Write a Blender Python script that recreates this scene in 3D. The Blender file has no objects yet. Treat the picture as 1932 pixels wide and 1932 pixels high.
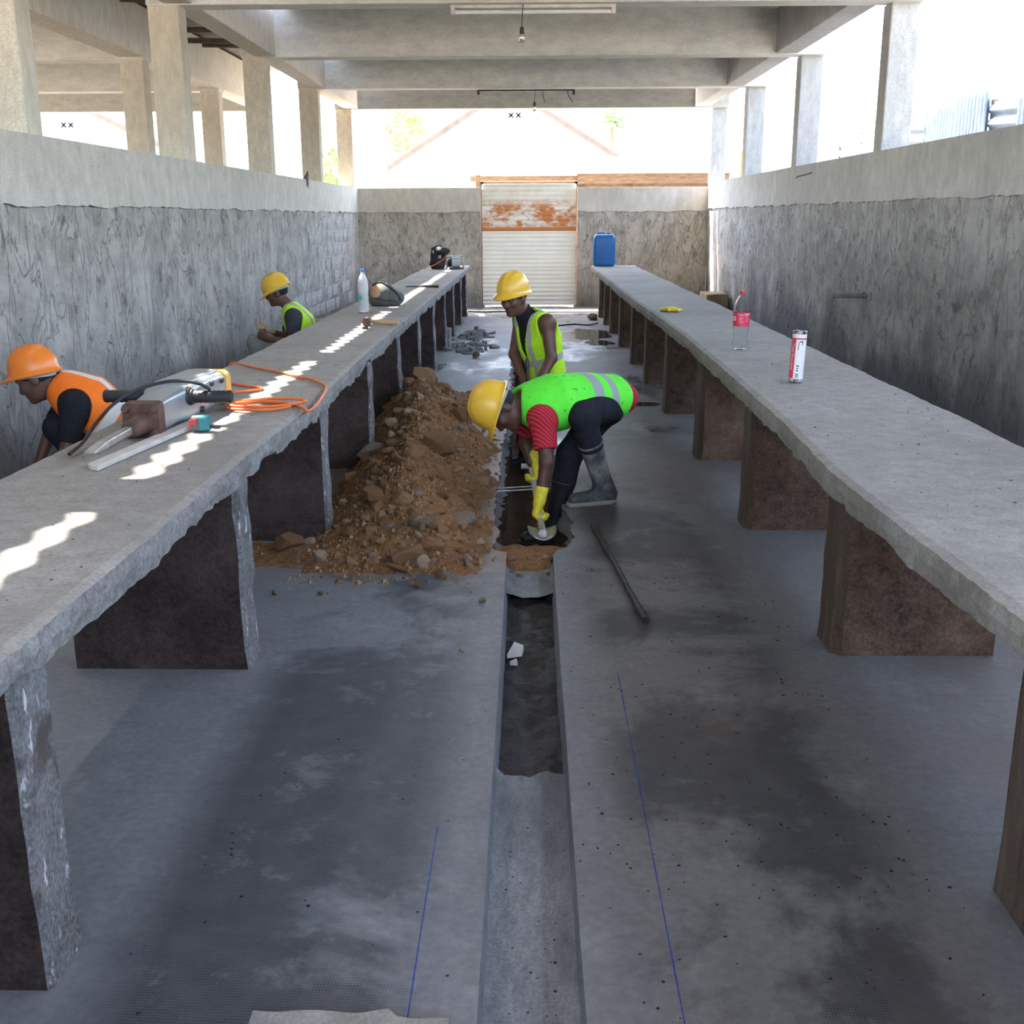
import bpy, math, random
import numpy as np
from mathutils import Vector, Matrix, noise as mnoise

# ------------------------------------------------------------------ camera, sky, sun, exposure
scene = bpy.context.scene
COL = scene.collection
F_PX, CAM_H, VPX, VPY, CEN = 2100.0, 1.6, 1000.0, 408.0, 966.0
PITCH = math.atan((CEN - VPY) / F_PX)
YAW = math.atan((VPX - CEN) / math.hypot(F_PX, CEN - VPY))
ROLL = math.radians(0.25)
_fw = Vector((-math.sin(YAW) * math.cos(PITCH), math.cos(YAW) * math.cos(PITCH), -math.sin(PITCH)))
_rt = Vector((math.cos(YAW), math.sin(YAW), 0.0))
_up = _rt.cross(_fw)
_r2 = _rt * math.cos(ROLL) - _up * math.sin(ROLL)
_u2 = _rt * math.sin(ROLL) + _up * math.cos(ROLL)
camd = bpy.data.cameras.new('camera')
camd.sensor_fit = 'HORIZONTAL'
camd.sensor_width = 36.0
camd.lens = 36.0 * F_PX / 1932.0
camd.clip_end = 500
cam = bpy.data.objects.new('camera', camd)
COL.objects.link(cam)
cam.matrix_world = Matrix(((_r2.x, _u2.x, -_fw.x, 0), (_r2.y, _u2.y, -_fw.y, 0), (_r2.z, _u2.z, -_fw.z, CAM_H), (0, 0, 0, 1)))
scene.camera = cam

SUN_TO = Vector((-0.52, 0.30, 1.0)).normalized()       # towards the sun
world = bpy.data.worlds.new('sky'); scene.world = world
world.use_nodes = True
wn = world.node_tree.nodes; wl = world.node_tree.links
for n in list(wn): wn.remove(n)
w_out = wn.new('ShaderNodeOutputWorld'); w_bg = wn.new('ShaderNodeBackground'); w_sky = wn.new('ShaderNodeTexSky')
w_sky.sky_type = 'NISHITA'; w_sky.sun_disc = False
w_sky.sun_elevation = math.asin(SUN_TO.z); w_sky.sun_rotation = math.atan2(SUN_TO.x, SUN_TO.y)
w_sky.air_density = 1.0; w_sky.dust_density = 3.0; w_sky.ozone_density = 1.0
w_bg.inputs['Strength'].default_value = 1.0
w_hs = wn.new('ShaderNodeHueSaturation'); w_hs.inputs['Saturation'].default_value = 0.75
wl.new(w_sky.outputs[0], w_hs.inputs['Color']); wl.new(w_hs.outputs[0], w_bg.inputs[0]); wl.new(w_bg.outputs[0], w_out.inputs[0])
sund = bpy.data.lights.new('sun', 'SUN'); sund.energy = 11.0; sund.angle = math.radians(0.53); sund.color = (1.0, 0.93, 0.82)
sun = bpy.data.objects.new('sun', sund); COL.objects.link(sun)
sun.rotation_euler = SUN_TO.to_track_quat('Z', 'Y').to_euler()
sun.location = (-10, 12, 25)
vs = scene.view_settings
vs.view_transform = 'Standard'; vs.look = 'None'; vs.gamma = 1.0; vs.use_curve_mapping = False
vs.exposure = 1.48
cy = scene.cycles
cy.max_bounces = 9; cy.diffuse_bounces = 6; cy.glossy_bounces = 3; cy.transmission_bounces = 8; cy.transparent_max_bounces = 8
cy.sample_clamp_indirect = 10.0

R = random.Random(7)
def rnd(a, b): return R.uniform(a, b)
def fbm(p, o=4):
    s = 0.0; a = 1.0; t = 0.0; p = Vector(p)
    for _ in range(o):
        s += a * mnoise.noise(p); t += a; a *= 0.5; p = p * 2.03
    return s / t

# ------------------------------------------------------------------ materials
class NT:
    def __init__(self, name):
        self.m = bpy.data.materials.new(name); self.m.use_nodes = True
        self.t = self.m.node_tree; self.b = self.t.nodes['Principled BSDF']
        self.out = [n for n in self.t.nodes if n.type == 'OUTPUT_MATERIAL'][0]
        self._co = None
    def n(self, typ, **kw):
        x = self.t.nodes.new('ShaderNode' + typ)
        for k, v in kw.items(): setattr(x, k, v)
        return x
    def l(self, a, b): self.t.links.new(a, b)
    def inp(self, sock, v):
        if hasattr(v, 'is_output') or isinstance(v, bpy.types.NodeSocket): self.l(v, sock)
        else: sock.default_value = v
    @property
    def co(self):
        if self._co is None: self._co = self.n('TexCoord').outputs['Object']
        return self._co
    def mapped(self, scale=(1, 1, 1), loc=(0, 0, 0), rot=(0, 0, 0)):
        mp = self.n('Mapping'); self.l(self.co, mp.inputs[0])
        mp.inputs['Scale'].default_value = scale; mp.inputs['Location'].default_value = loc; mp.inputs['Rotation'].default_value = rot
        return mp.outputs[0]
    def noise(self, scale, detail=4, rough=0.55, vec=None, dist=0.0):
        x = self.n('TexNoise'); x.inputs['Scale'].default_value = scale; x.inputs['Detail'].default_value = detail
        x.inputs['Roughness'].default_value = rough; x.inputs['Distortion'].default_value = dist
        self.l(vec if vec is not None else self.co, x.inputs['Vector']); return x.outputs[0]
    def vor(self, scale, feature='F1', vec=None, out=0):
        x = self.n('TexVoronoi'); x.feature = feature; x.inputs['Scale'].default_value = scale
        self.l(vec if vec is not None else self.co, x.inputs['Vector']); return x.outputs[out]
    def ramp(self, fac, stops):
        x = self.n('ValToRGB'); e = x.color_ramp.elements
        while len(e) < len(stops): e.new(0.5)
        for i, (p, c) in enumerate(stops):
            e[i].position = p; e[i].color = (c if len(c) == 4 else tuple(c) + (1,)) if not isinstance(c, (int, float)) else (c, c, c, 1)
        self.l(fac, x.inputs[0]); return x.outputs[0]
    def mix(self, fac, a, b, mode='MIX'):
        x = self.n('MixRGB'); x.blend_type = mode
        for s, v in zip(x.inputs, (fac, a, b)):
            if isinstance(v, tuple) and len(v) == 3: v = v + (1,)
            self.inp(s, v)
        return x.outputs[0]
    def math(self, op, a, b=0.0, c=0.0, clamp=False):
        x = self.n('Math'); x.operation = op; x.use_clamp = clamp
        for s, v in zip(x.inputs, (a, b, c)): self.inp(s, v)
        return x.outputs[0]
    def xyz(self, vec=None):
        x = self.n('SeparateXYZ'); self.l(vec if vec is not None else self.co, x.inputs[0]); return x.outputs
    def bump(self, h, strength=0.5, dist=0.01, prev=None):
        x = self.n('Bump'); x.inputs['Strength'].default_value = strength; x.inputs['Distance'].default_value = dist
        self.l(h, x.inputs['Height'])
        if prev is not None: self.l(prev, x.inputs['Normal'])
        return x.outputs[0]
    def done(self, col, rough=0.85, normal=None, metal=0.0, spec=0.3):
        if isinstance(col, tuple) and len(col) == 3: col = col + (1,)
        self.inp(self.b.inputs['Base Color'], col); self.inp(self.b.inputs['Roughness'], rough)
        self.inp(self.b.inputs['Metallic'], metal); self.inp(self.b.inputs['Specular IOR Level'], spec)
        if normal is not None: self.l(normal, self.b.inputs['Normal'])
        return self.m

def sc(c, k): return tuple(min(1, x * k) for x in c)

def plain(name, col, rough=0.5, metal=0.0, var=0.12, scale=30.0, bump=0.0, spec=0.4):
    t = NT(name)
    n = t.noise(scale, 4)
    c = t.ramp(n, [(0.3, sc(col, 1 - var)), (0.7, sc(col, 1 + var))])
    nb = t.bump(n, bump, 0.004) if bump else None
    return t.done(c, rough, nb, metal, spec)

def concrete(name, lo, hi, stain=None, stain_amt=0.4, scale=1.6, stretch=(1, 1, 1), bump=0.35, speck=0.0, rough=0.9, rub=0.0):
    t = NT(name)
    v = t.mapped(scale=stretch)
    n1 = t.noise(scale, 6, 0.6, v); n2 = t.noise(scale * 9, 5, 0.65, v); n3 = t.noise(110, 3, 0.6)
    c = t.ramp(n1, [(0.28, lo), (0.72, hi)])
    c = t.mix(0.5, c, t.ramp(n2, [(0.34, sc(lo, 0.7)), (0.66, sc(hi, 1.15))]))
    c = t.mix(0.28, c, t.ramp(n3, [(0.36, sc(lo, 0.5)), (0.64, sc(hi, 1.3))]))
    if stain is not None:
        m = t.ramp(t.noise(scale * 0.7, 6, 0.7, t.mapped(scale=stretch, loc=(7, 3, 1))), [(0.46, 0.0), (0.62, 1.0)])
        c = t.mix(t.math('MULTIPLY', m, stain_amt), c, stain)
    if speck > 0:
        s = t.ramp(t.vor(70, 'F1'), [(0.0, 1.0), (0.12, 0.0)])
        c = t.mix(t.math('MULTIPLY', s, speck), c, sc(lo, 0.35))
    nb = t.bump(n2, bump, 0.012); nb = t.bump(n3, bump * 0.8, 0.003, nb)
    if rub: nb = t.bump(t.vor(22, 'F1'), rub, 0.02, nb)
    return t.done(c, rough, nb, 0, 0.25)

M = {}
def make_materials():
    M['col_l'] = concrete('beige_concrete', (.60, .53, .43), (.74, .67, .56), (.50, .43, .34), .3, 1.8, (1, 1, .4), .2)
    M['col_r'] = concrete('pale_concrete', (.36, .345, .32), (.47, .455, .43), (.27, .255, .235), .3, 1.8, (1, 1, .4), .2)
    M['beam'] = concrete('beam_concrete', (.62, .60, .54), (.77, .74, .67), (.52, .49, .43), .3, 1.2, (.4, 1, 1), .2)
    M['bandR'] = concrete('glare_band_plaster', (.37, .365, .355), (.50, .495, .485), (.29, .285, .28), .45, 1.3, (1, .7, .45), .2)  # right band's plaster greyed to stand in for bluish glare
    M['endbeam'] = concrete('dimmed_beam_concrete', (.33, .32, .29), (.46, .445, .40), (.27, .255, .225), .35, 1.2, (.4, 1, 1), .2)  # beam concrete darkened in colour so the sky-lit end beams stay shaded
    M['band'] = concrete('band_plaster', (.47, .43, .37), (.62, .57, .50), (.38, .345, .30), .4, 1.3, (1, .7, .45), .2)
    M['benchtop'] = concrete('bench_concrete', (.23, .212, .19), (.335, .315, .288), (.185, .17, .15), .5, 1.5, (1, 1, 1), .35, speck=.5)
    M['rubble'] = concrete('broken_concrete', (.17, .162, .15), (.34, .325, .305), (.11, .096, .085), .45, 5, (1, 1, 1), .9, rub=.5)
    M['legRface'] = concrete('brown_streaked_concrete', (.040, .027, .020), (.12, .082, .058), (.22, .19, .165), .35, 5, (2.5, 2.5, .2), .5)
    t = NT('chiselled_leg_face')
    n1 = t.noise(4, 6, .65); n2 = t.noise(28, 5, .65, t.mapped(scale=(1, 1, .4))); n3 = t.noise(90, 3)
    c = t.ramp(n1, [(.38, (.085, .076, .07)), (.62, (.225, .22, .215))]); c = t.mix(.4, c, t.ramp(n3, [(.35, (.05, .045, .042)), (.65, (.31, .305, .30))]))
    br = t.ramp(t.noise(3, 5, .7, t.mapped(loc=(5, 5, 2))), [(.56, 0.0), (.64, .75)]); c = t.mix(br, c, (.065, .045, .036))
    c = t.mix(t.ramp(n2, [(.60, 0.0), (.66, .85)]), c, (.62, .62, .62))
    M['legLface'] = t.done(c, .9, t.bump(n2, .9, .02, t.bump(n1, .6, .03)), 0, .2)
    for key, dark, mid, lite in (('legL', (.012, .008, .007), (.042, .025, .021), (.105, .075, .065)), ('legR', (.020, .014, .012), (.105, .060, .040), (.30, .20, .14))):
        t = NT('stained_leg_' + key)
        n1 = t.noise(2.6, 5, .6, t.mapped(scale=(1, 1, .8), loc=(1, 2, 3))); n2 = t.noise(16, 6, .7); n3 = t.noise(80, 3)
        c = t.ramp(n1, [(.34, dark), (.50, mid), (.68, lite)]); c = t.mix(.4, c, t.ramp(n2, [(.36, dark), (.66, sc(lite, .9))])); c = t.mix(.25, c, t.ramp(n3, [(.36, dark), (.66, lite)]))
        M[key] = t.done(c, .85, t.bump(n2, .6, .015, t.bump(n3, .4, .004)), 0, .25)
    M['soil'] = concrete('orange_brown_soil', (.125, .058, .022), (.29, .150, .060), (.085, .042, .020), .5, 5, (1, 1, 1), 1.0, rub=.6)
    M['soil_dark'] = concrete('damp_soil', (.035, .022, .015), (.11, .062, .034), None, 0, 6, (1, 1, 1), 1.0, rub=.5)
    M['ground'] = concrete('bright_sandy_ground', (.50, .44, .35), (.62, .55, .45), None, 0, .5, (1, 1, 1), .3)
    M['housewall'] = concrete('white_wash', (.72, .70, .66), (.82, .80, .77), None, 0, .8, (1, 1, 1), .1)
    # --- rough rendered side walls
    for key, lo, hi, wet in (('wallL', (.27, .248, .22), (.46, .43, .39), (.15, .144, .138)), ('wallR', (.23, .225, .22), (.39, .385, .38), (.075, .079, .088)), ('wallB', (.32, .285, .235), (.48, .435, .37), (.20, .175, .145))):
        t = NT('rough_render_' + key)
        st = t.mapped(scale=(1, .5, .8) if key != 'wallB' else (1, 1, .8))
        n1 = t.noise(1.1, 6, .62, st); n2 = t.noise(6.5, 6, .66, st); n3 = t.noise(40, 4, .6)
        c = t.ramp(n1, [(.30, lo), (.70, hi)])
        c = t.mix(.5, c, t.ramp(n2, [(.36, sc(lo, .75)), (.62, sc(hi, 1.12))]))
        nc = t.noise(3.6, 3, .6, t.mapped(scale=(1, 1, .45), loc=(4, 1, 7)), .6)
        edge = t.ramp(t.math('ABSOLUTE', t.math('SUBTRACT', nc, .5)), [(0.0, 1.0), (.022, 0.0)])
        em = t.math('MULTIPLY', edge, t.ramp(n2, [(.45, 0.0), (.58, .45)]))
        c = t.mix(em, c, sc(lo, .42))
        pn = t.noise(13, 4, .6, t.mapped(scale=(1, .6, .55), loc=(2, 2, 5)))
        c = t.mix(t.ramp(pn, [(.60, 0.0), (.66, .6)]), c, sc(lo, .38))
        c = t.mix(t.ramp(pn, [(.30, .5), (.38, 0.0)]), c, sc(hi, 1.15))
        pale = t.ramp(t.noise(.8, 6, .7, t.mapped(scale=(1, 1, .33), loc=(3, 9, 4))), [(.55, 0.0), (.66, .55)])
        c = t.mix(pale, c, sc(hi, 1.2))
        z = t.xyz()[2]
        damp = t.math('ADD', t.math('MULTIPLY', z, -1.0), t.math('MULTIPLY', t.noise(1.6, 5, .6, t.mapped(scale=(1, 1, .5), loc=(1, 2, 3))), 2.4))
        dm = t.ramp(damp, [(.40, 0.0), (1.05, .72)])
        c = t.mix(dm, c, wet)
        h = t.math('SUBTRACT', n2, t.math('MULTIPLY', edge, .45)); h = t.math('SUBTRACT', h, t.math('MULTIPLY', t.ramp(pn, [(.56, 0.0), (.68, 1.0)]), .35))
        nb = t.bump(h, .9, .035); nb = t.bump(n3, .6, .008, nb)
        M[key] = t.done(c, .9, nb, 0, .2)
    # --- floor with the stamped mesh texture and damp patches
    t = NT('stamped_concrete_floor')
    n1 = t.noise(.9, 6, .6); n2 = t.noise(7, 6, .65); n3 = t.noise(90, 3, .6)
    n4 = t.noise(38, 4, .65)
    c = t.ramp(n1, [(.3, (.118, .124, .135)), (.7, (.195, .199, .208))])
    c = t.mix(.4, c, t.ramp(n2, [(.3, (.106, .110, .119)), (.7, (.225, .227, .234))]))
    c = t.mix(.20, c, t.ramp(n4, [(.36, (.06, .062, .067)), (.64, (.28, .28, .285))]))
    x, y, z = t.xyz()
    rot = t.mapped(scale=(1, 1, 1), rot=(0, 0, .06))
    rx, ry, rz = t.xyz(rot)
    sx = t.math('SINE', t.math('MULTIPLY', rx, 2 * math.pi / .0072)); sy = t.math('SINE', t.math('MULTIPLY', ry, 2 * math.pi / .0085))
    dots = t.math('MAXIMUM', sx, sy)
    dots = t.ramp(dots, [(.15, 1.0), (.75, 0.0)])
    dots = t.math('MULTIPLY', dots, t.ramp(t.noise(9, 5, .65, t.mapped(loc=(1, 7, 0))), [(.36, .15), (.60, 1.0)]))
    pm = t.math('ADD', t.math('MULTIPLY', t.noise(1.25, 6, .66, t.mapped(loc=(2.1, .6, 0)), .4), 1.0), t.math('MULTIPLY', n2, .22))
    ax = t.math('ABSOLUTE', t.math('ADD', x, .0))
    near_ch = t.ramp(ax, [(.18, 0.0), (.34, 1.0)])
    near_lg = t.ramp(ax, [(.84, 1.0), (1.02, 0.0)])
    pm = t.math('ADD', pm, t.ramp(x, [(-.05, 0.0), (.05, 0.0)]) if False else t.math('MULTIPLY', t.math('LESS_THAN', x, 0.0), t.math('ADD', .02, t.math('MULTIPLY', t.math('LESS_THAN', t.math('ADD', y, t.math('MULTIPLY', n2, .12)), 3.80), .13))))
    patch = t.ramp(pm, [(.57, 0.0), (.67, 1.0)])
    patch = t.math('MULTIPLY', patch, t.math('MULTIPLY', near_ch, near_lg))
    yl = t.ramp(t.math('DIVIDE', y, 20.0), [(.30, 1.0), (.40, .25)])
    patch = t.math('MULTIPLY', patch, yl)
    c = t.mix(t.math('MULTIPLY', patch, .70), c, (.038, .041, .050))
    c = t.mix(t.math('MULTIPLY', t.math('MULTIPLY', dots, patch), .75), c, (.016, .017, .021))
    # brown mud tracked over the right half and beside the soil heap
    mud = t.ramp(t.noise(.7, 6, .65, t.mapped(loc=(5, 1, 0))), [(.45, 0.0), (.64, 1.0)])
    rightm = t.ramp(x, [(.25, 0.0), (.6, 1.0)])
    c = t.mix(t.math('MULTIPLY', t.math('MULTIPLY', mud, rightm), .45), c, (.155, .105, .078))
    fine = t.ramp(t.noise(3.5, 8, .75, t.mapped(loc=(0, 4, 0))), [(.56, 0.0), (.66, .35)])
    c = t.mix(fine, c, (.30, .30, .30))
    # orange soil dust trodden in around the heap
    wob = t.math('MULTIPLY', t.math('SUBTRACT', t.noise(2.6, 6, .7, t.mapped(loc=(3, 3, 0))), .5), 1.5)
    yw = t.math('DIVIDE', t.math('ADD', y, wob), 20.0); xw = t.math('ADD', x, t.math('MULTIPLY', wob, .5))
    dy = t.math('MULTIPLY', t.ramp(yw, [(.240, 0.0), (.265, 1.0)]), t.ramp(yw, [(.46, 1.0), (.52, 0.0)]))
    dx = t.math('MULTIPLY', t.ramp(t.math('ADD', xw, 1.5), [(.1, 0.0), (.4, 1.0)]), t.math('LESS_THAN', x, 0.0))
    dust = t.math('MULTIPLY', t.math('MULTIPLY', dx, dy), t.ramp(t.noise(8, 6, .7), [(.36, .15), (.58, .9)]))
    c = t.mix(dust, c, (.20, .115, .062))
    wetm = t.ramp(t.noise(.65, 5, .6, t.mapped(scale=(1.6, .8, 1), loc=(0, 9.1, 0))), [(.50, 0.0), (.60, 1.0)])
    far = t.ramp(t.math('DIVIDE', y, 20.0), [(.34, 0.0), (.42, 1.0)])
    wetm = t.math('MULTIPLY', wetm, far)
    c = t.mix(t.math('MULTIPLY', wetm, .4), c, (.13, .125, .12))
    rough = t.math('SUBTRACT', .62, t.math('MULTIPLY', wetm, .42))
    h = t.math('SUBTRACT', n2, t.math('MULTIPLY', t.math('MULTIPLY', dots, patch), .6))
    nb = t.bump(h, .35, .006); nb = t.bump(n3, .35, .002, nb)
    M['floor'] = t.done(c, rough, nb, 0, .5)
    M['channel'] = concrete('channel_concrete', (.155, .165, .178), (.265, .275, .29), (.075, .08, .09), .55, 2.2, (2, .6, 1), .3)
    M['mud'] = concrete('wet_mud', (.018, .017, .018), (.06, .056, .056), None, 0, 5, (1, 1, 1), 1.0, rough=.55, rub=.4)
    # --- sheet metal
    t = NT('white_corrugated_sheet'); n = t.noise(3, 5)
    M['sheet'] = t.done(t.ramp(n, [(.3, (.84, .79, .68)), (.7, (.92, .88, .79))]), .5, None, 0, .4)
    t = NT('rusted_sheet')
    n = t.noise(2.4, 7, .7, t.mapped(scale=(.8, 1, 1.2), loc=(2.6, 0, 1.2))); z = t.xyz()[2]
    band = t.ramp(t.math('ABSOLUTE', t.math('SUBTRACT', z, 1.60)), [(.16, 1.0), (.32, 0.0)])
    n2 = t.noise(14, 5, .7, t.mapped(scale=(.5, 1, 1)))
    rm = t.ramp(t.math('ADD', t.math('MULTIPLY', n, .7), t.math('MULTIPLY', n2, .4)), [(.50, 0.0), (.585, 1.0)])
    low = t.ramp(t.math('ADD', t.math('SUBTRACT', z, 1.0), t.math('MULTIPLY', n2, -.06)), [(.375, 1.0), (.395, 0.0)])
    rm = t.math('MAXIMUM', t.math('MULTIPLY', rm, band), low)
    M['rust_sheet'] = t.done(t.mix(rm, t.ramp(t.noise(5, 4), [(.3, (.74, .68, .58)), (.7, (.88, .83, .74))]), (.56, .21, .07)), .6, None, 0, .3)
    t = NT('grey_roof_sheet'); n = t.noise(2, 6, .7)
    M['roofsheet'] = t.done(t.ramp(n, [(.3, (.22, .20, .18)), (.7, (.40, .38, .35))]), .6, None, .2, .4)
    t = NT('blue_grey_fence_sheet'); n = t.noise(2.5, 6, .7)
    M['fencesheet'] = t.done(t.ramp(n, [(.3, (.075, .105, .135)), (.7, (.17, .21, .25))]), .55, None, .1, .4)
    t = NT('weathered_timber'); n = t.noise(6, 6, .6, t.mapped(scale=(1, 6, 6)))
    M['timber'] = t.done(t.ramp(n, [(.3, (.10, .062, .038)), (.7, (.20, .135, .088))]), .8, t.bump(n, .3, .004), 0, .25)
    M['darktimber'] = plain('dark_timber', (.10, .075, .055), .85, 0, .3, 12, .3)
    M['leaf'] = plain('green_leaf', (.20, .36, .07), .6, 0, .35, 3)
    M['palmleaf'] = plain('palm_leaf', (.12, .22, .07), .6, 0, .3, 3)
    M['bark'] = plain('bark', (.18, .13, .09), .9, 0, .3, 20, .5)
    # --- people
    M['skin'] = plain('brown_skin', (.115, .055, .034), .48, 0, .12, 25, .05, .4)
    M['skinD'] = plain('deep_brown_skin', (.085, .038, .024), .48, 0, .12, 25, .05, .4)
    M['hair'] = plain('black_hair', (.012, .010, .009), .8, 0, .3, 200, .6)
    M['eye'] = plain('eye_white', (.20, .17, .15), .7, 0, .05)
    M['pupil'] = plain('eye_dark', (.015, .01, .008), .2, 0, .05)
    M['hatY'] = plain('yellow_helmet_plastic', (.80, .47, .045), .33, 0, .06, 9, 0, .5)
    M['hatO'] = plain('orange_helmet_plastic', (.85, .22, .025), .33, 0, .06, 9, 0, .5)
    M['strapgrey'] = plain('grey_band', (.36, .37, .38), .7, 0, .1)
    M['cotton_black'] = plain('black_cotton', (.018, .018, .021), .92, 0, .25, 60, .3, .1)
    M['cotton_char'] = plain('charcoal_cotton', (.050, .052, .058), .92, 0, .25, 60, .3, .1)
    M['jeans'] = plain('faded_grey_trousers', (.22, .225, .20), .92, 0, .18, 40, .3, .1)
    M['trousers'] = plain('black_trousers', (.020, .021, .026), .92, 0, .25, 40, .3, .1)
    t = NT('red_ribbed_shirt'); w = t.n('TexWave'); w.inputs['Scale'].default_value = 22; w.bands_direction = 'DIAGONAL'; t.l(t.co, w.inputs[0])
    w.inputs['Distortion'].default_value = 1.5
    M['redshirt'] = t.done(t.ramp(w.outputs[0], [(.2, (.30, .018, .028)), (.8, (.52, .045, .06))]), .9, t.bump(w.outputs[0], .3, .004), 0, .1)
    for k, colr, strip in (('vestY', (.50, .86, .03), (.37, .38, .35)), ('vestG', (.13, .84, .055), (.30, .33, .32)), ('vestO', (.95, .20, .02), (.66, .66, .63))):
        t = NT('hi_vis_' + k); a = t.n('Attribute'); a.attribute_name = 'stripe'
        n = t.noise(18, 4); fold = t.noise(9, 3, .5)
        f = t.math('GREATER_THAN', a.outputs['Fac'], 0.0)
        base = t.ramp(n, [(.3, sc(colr, .88)), (.7, colr)])
        if k == 'vestG':
            dirt = t.ramp(t.noise(26, 4, .6), [(.62, 0.0), (.70, .7)]); base = t.mix(dirt, base, (.05, .09, .03))
        dk = t.math('LESS_THAN', a.outputs['Fac'], -0.9)
        c = t.mix(f, base, strip)
        M[k] = t.done(c, .75, t.bump(fold, .5, .012), 0, .2)
    M['boot'] = concrete('muddy_rubber', (.035, .042, .047), (.085, .096, .10), (.34, .32, .285), .75, 7, (1, 1, .7), .2, rough=.5)
    M['bootdark'] = plain('black_rubber', (.012, .013, .015), .5, 0, .3, 10)
    M['bootsole'] = concrete('dusty_boot_sole', (.22, .20, .18), (.36, .34, .31), None, 0, 9, (1, 1, 1), .4)
    M['glove'] = concrete('yellow_rubber_glove', (.62, .50, .03), (.80, .66, .045), (.36, .30, .09), .35, 9, (1, 1, 1), .3, rough=.5)
    M['glovecream'] = plain('cream_knit_glove', (.46, .36, .24), .95, 0, .2, 60, .4)
    # --- props
    M['black_rubber'] = plain('black_grip_rubber', (.016, .016, .018), .6, 0, .3, 60, .3)
    M['castgrey'] = plain('grey_cast_metal', (.34, .37, .38), .38, .55, .12, 8, .05)
    M['castyellow'] = plain('amber_plastic', (.62, .33, .05), .45, 0, .12, 8)
    M['rustbrown'] = plain('rusty_brown_steel', (.10, .055, .04), .7, .3, .35, 25, .4)
    M['steel'] = plain('worn_steel', (.42, .41, .39), .35, .85, .25, 20, .1)
    M['darksteel'] = plain('dark_steel', (.055, .050, .046), .55, .5, .4, 25, .4)
    M['wood'] = plain('pale_wood', (.48, .31, .16), .7, 0, .15, 14, .1)
    M['greywood'] = plain('grey_wood_strip', (.44, .42, .38), .8, 0, .15, 12, .2)
    M['orangecord'] = plain('orange_cable', (.66, .15, .035), .55, 0, .15, 10)
    M['blackcable'] = plain('black_cable', (.015, .015, .017), .5, 0, .1)
    M['teal'] = plain('teal_plastic', (.02, .16, .17), .5, 0, .15)
    M['redplastic'] = plain('red_plastic', (.55, .04, .05), .45, 0, .1)
    M['white'] = plain('white_paint', (.78, .77, .75), .5, 0, .05)
    M['dirtywhite'] = plain('dusty_white_metal', (.56, .53, .48), .6, 0, .15, 8)
    M['bluecap'] = plain('blue_plastic_cap', (.03, .20, .55), .4, 0, .1)
    M['bluecan'] = plain('blue_barrel_plastic', (.018, .135, .38), .42, 0, .2, 5, .05)
    M['labelred'] = plain('red_print', (.68, .05, .09), .5, 0, .06)
    M['blackprint'] = plain('black_print', (.02, .02, .02), .6, 0, .05)
    M['blueprint'] = plain('blue_chalk', (.02, .05, .30), .9, 0, .3, 60)
    M['bagblack'] = plain('black_nylon', (.020, .021, .025), .75, 0, .25, 30, .4)
    M['baggrey'] = plain('grey_canvas', (.105, .105, .10), .85, 0, .2, 30, .4)
    M['bagsunlit'] = plain('sunlit_canvas', (.50, .30, .18), .85, 0, .15, 30, .4)  # sun-warmed tint for the lit patch of the grey bag
    M['grit'] = plain('black_grit', (.014, .013, .012), .8, 0, .3)
    M['chip'] = concrete('mortar_crust', (.10, .098, .095), (.24, .235, .23), None, 0, 8, (1, 1, 1), .8)
    M['chipwhite'] = plain('pale_shard', (.62, .60, .56), .7, 0, .1)
    M['greenplastic'] = plain('green_plastic', (.02, .40, .16), .5, 0, .1)
    M['yellowpaint'] = plain('yellow_paint', (.80, .70, .03), .6, 0, .1)
    M['redoxide'] = plain('red_oxide_tile', (.42, .15, .09), .8, 0, .15, 6)
    for i, (lo, hi) in enumerate((((.20, .10, .042), (.40, .22, .105)), ((.26, .145, .07), (.46, .285, .15)), ((.15, .072, .032), (.30, .155, .07)), ((.20, .145, .10), (.38, .31, .235)), ((.32, .22, .135), (.54, .42, .29)))):
        M['rock%d' % i] = concrete('stone_%d' % i, lo, hi, (.20, .10, .045), .5, 9, (1, 1, 1), .7)
    # clear plastic, glass
    t = NT('clear_plastic'); t.b.inputs['Transmission Weight'].default_value = 1.0; t.b.inputs['IOR'].default_value = 1.12
    n = t.noise(40, 3); M['pet'] = t.done((.93, .95, .96), .08, t.bump(n, .5, .004), 0, .5)
    t = NT('sunlit_plastic'); t.b.inputs['Transmission Weight'].default_value = .72; t.b.inputs['IOR'].default_value = 1.15
    n = t.noise(55, 4, .7); M['petsunlit'] = t.done((.95, .95, .95), .22, t.bump(n, .9, .008), 0, .5)  # clear plastic whitened to stand in for sun scattering in the bottle
    t = NT('bulb_glass'); t.b.inputs['Transmission Weight'].default_value = .6; M['bulb'] = t.done((.72, .66, .55), .25, None, 0, .5)
    t = NT('puddle_water'); t.b.inputs['Transmission Weight'].default_value = .0; M['water'] = t.done((.05, .045, .04), .04, None, 0, .6)
make_materials()

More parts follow.
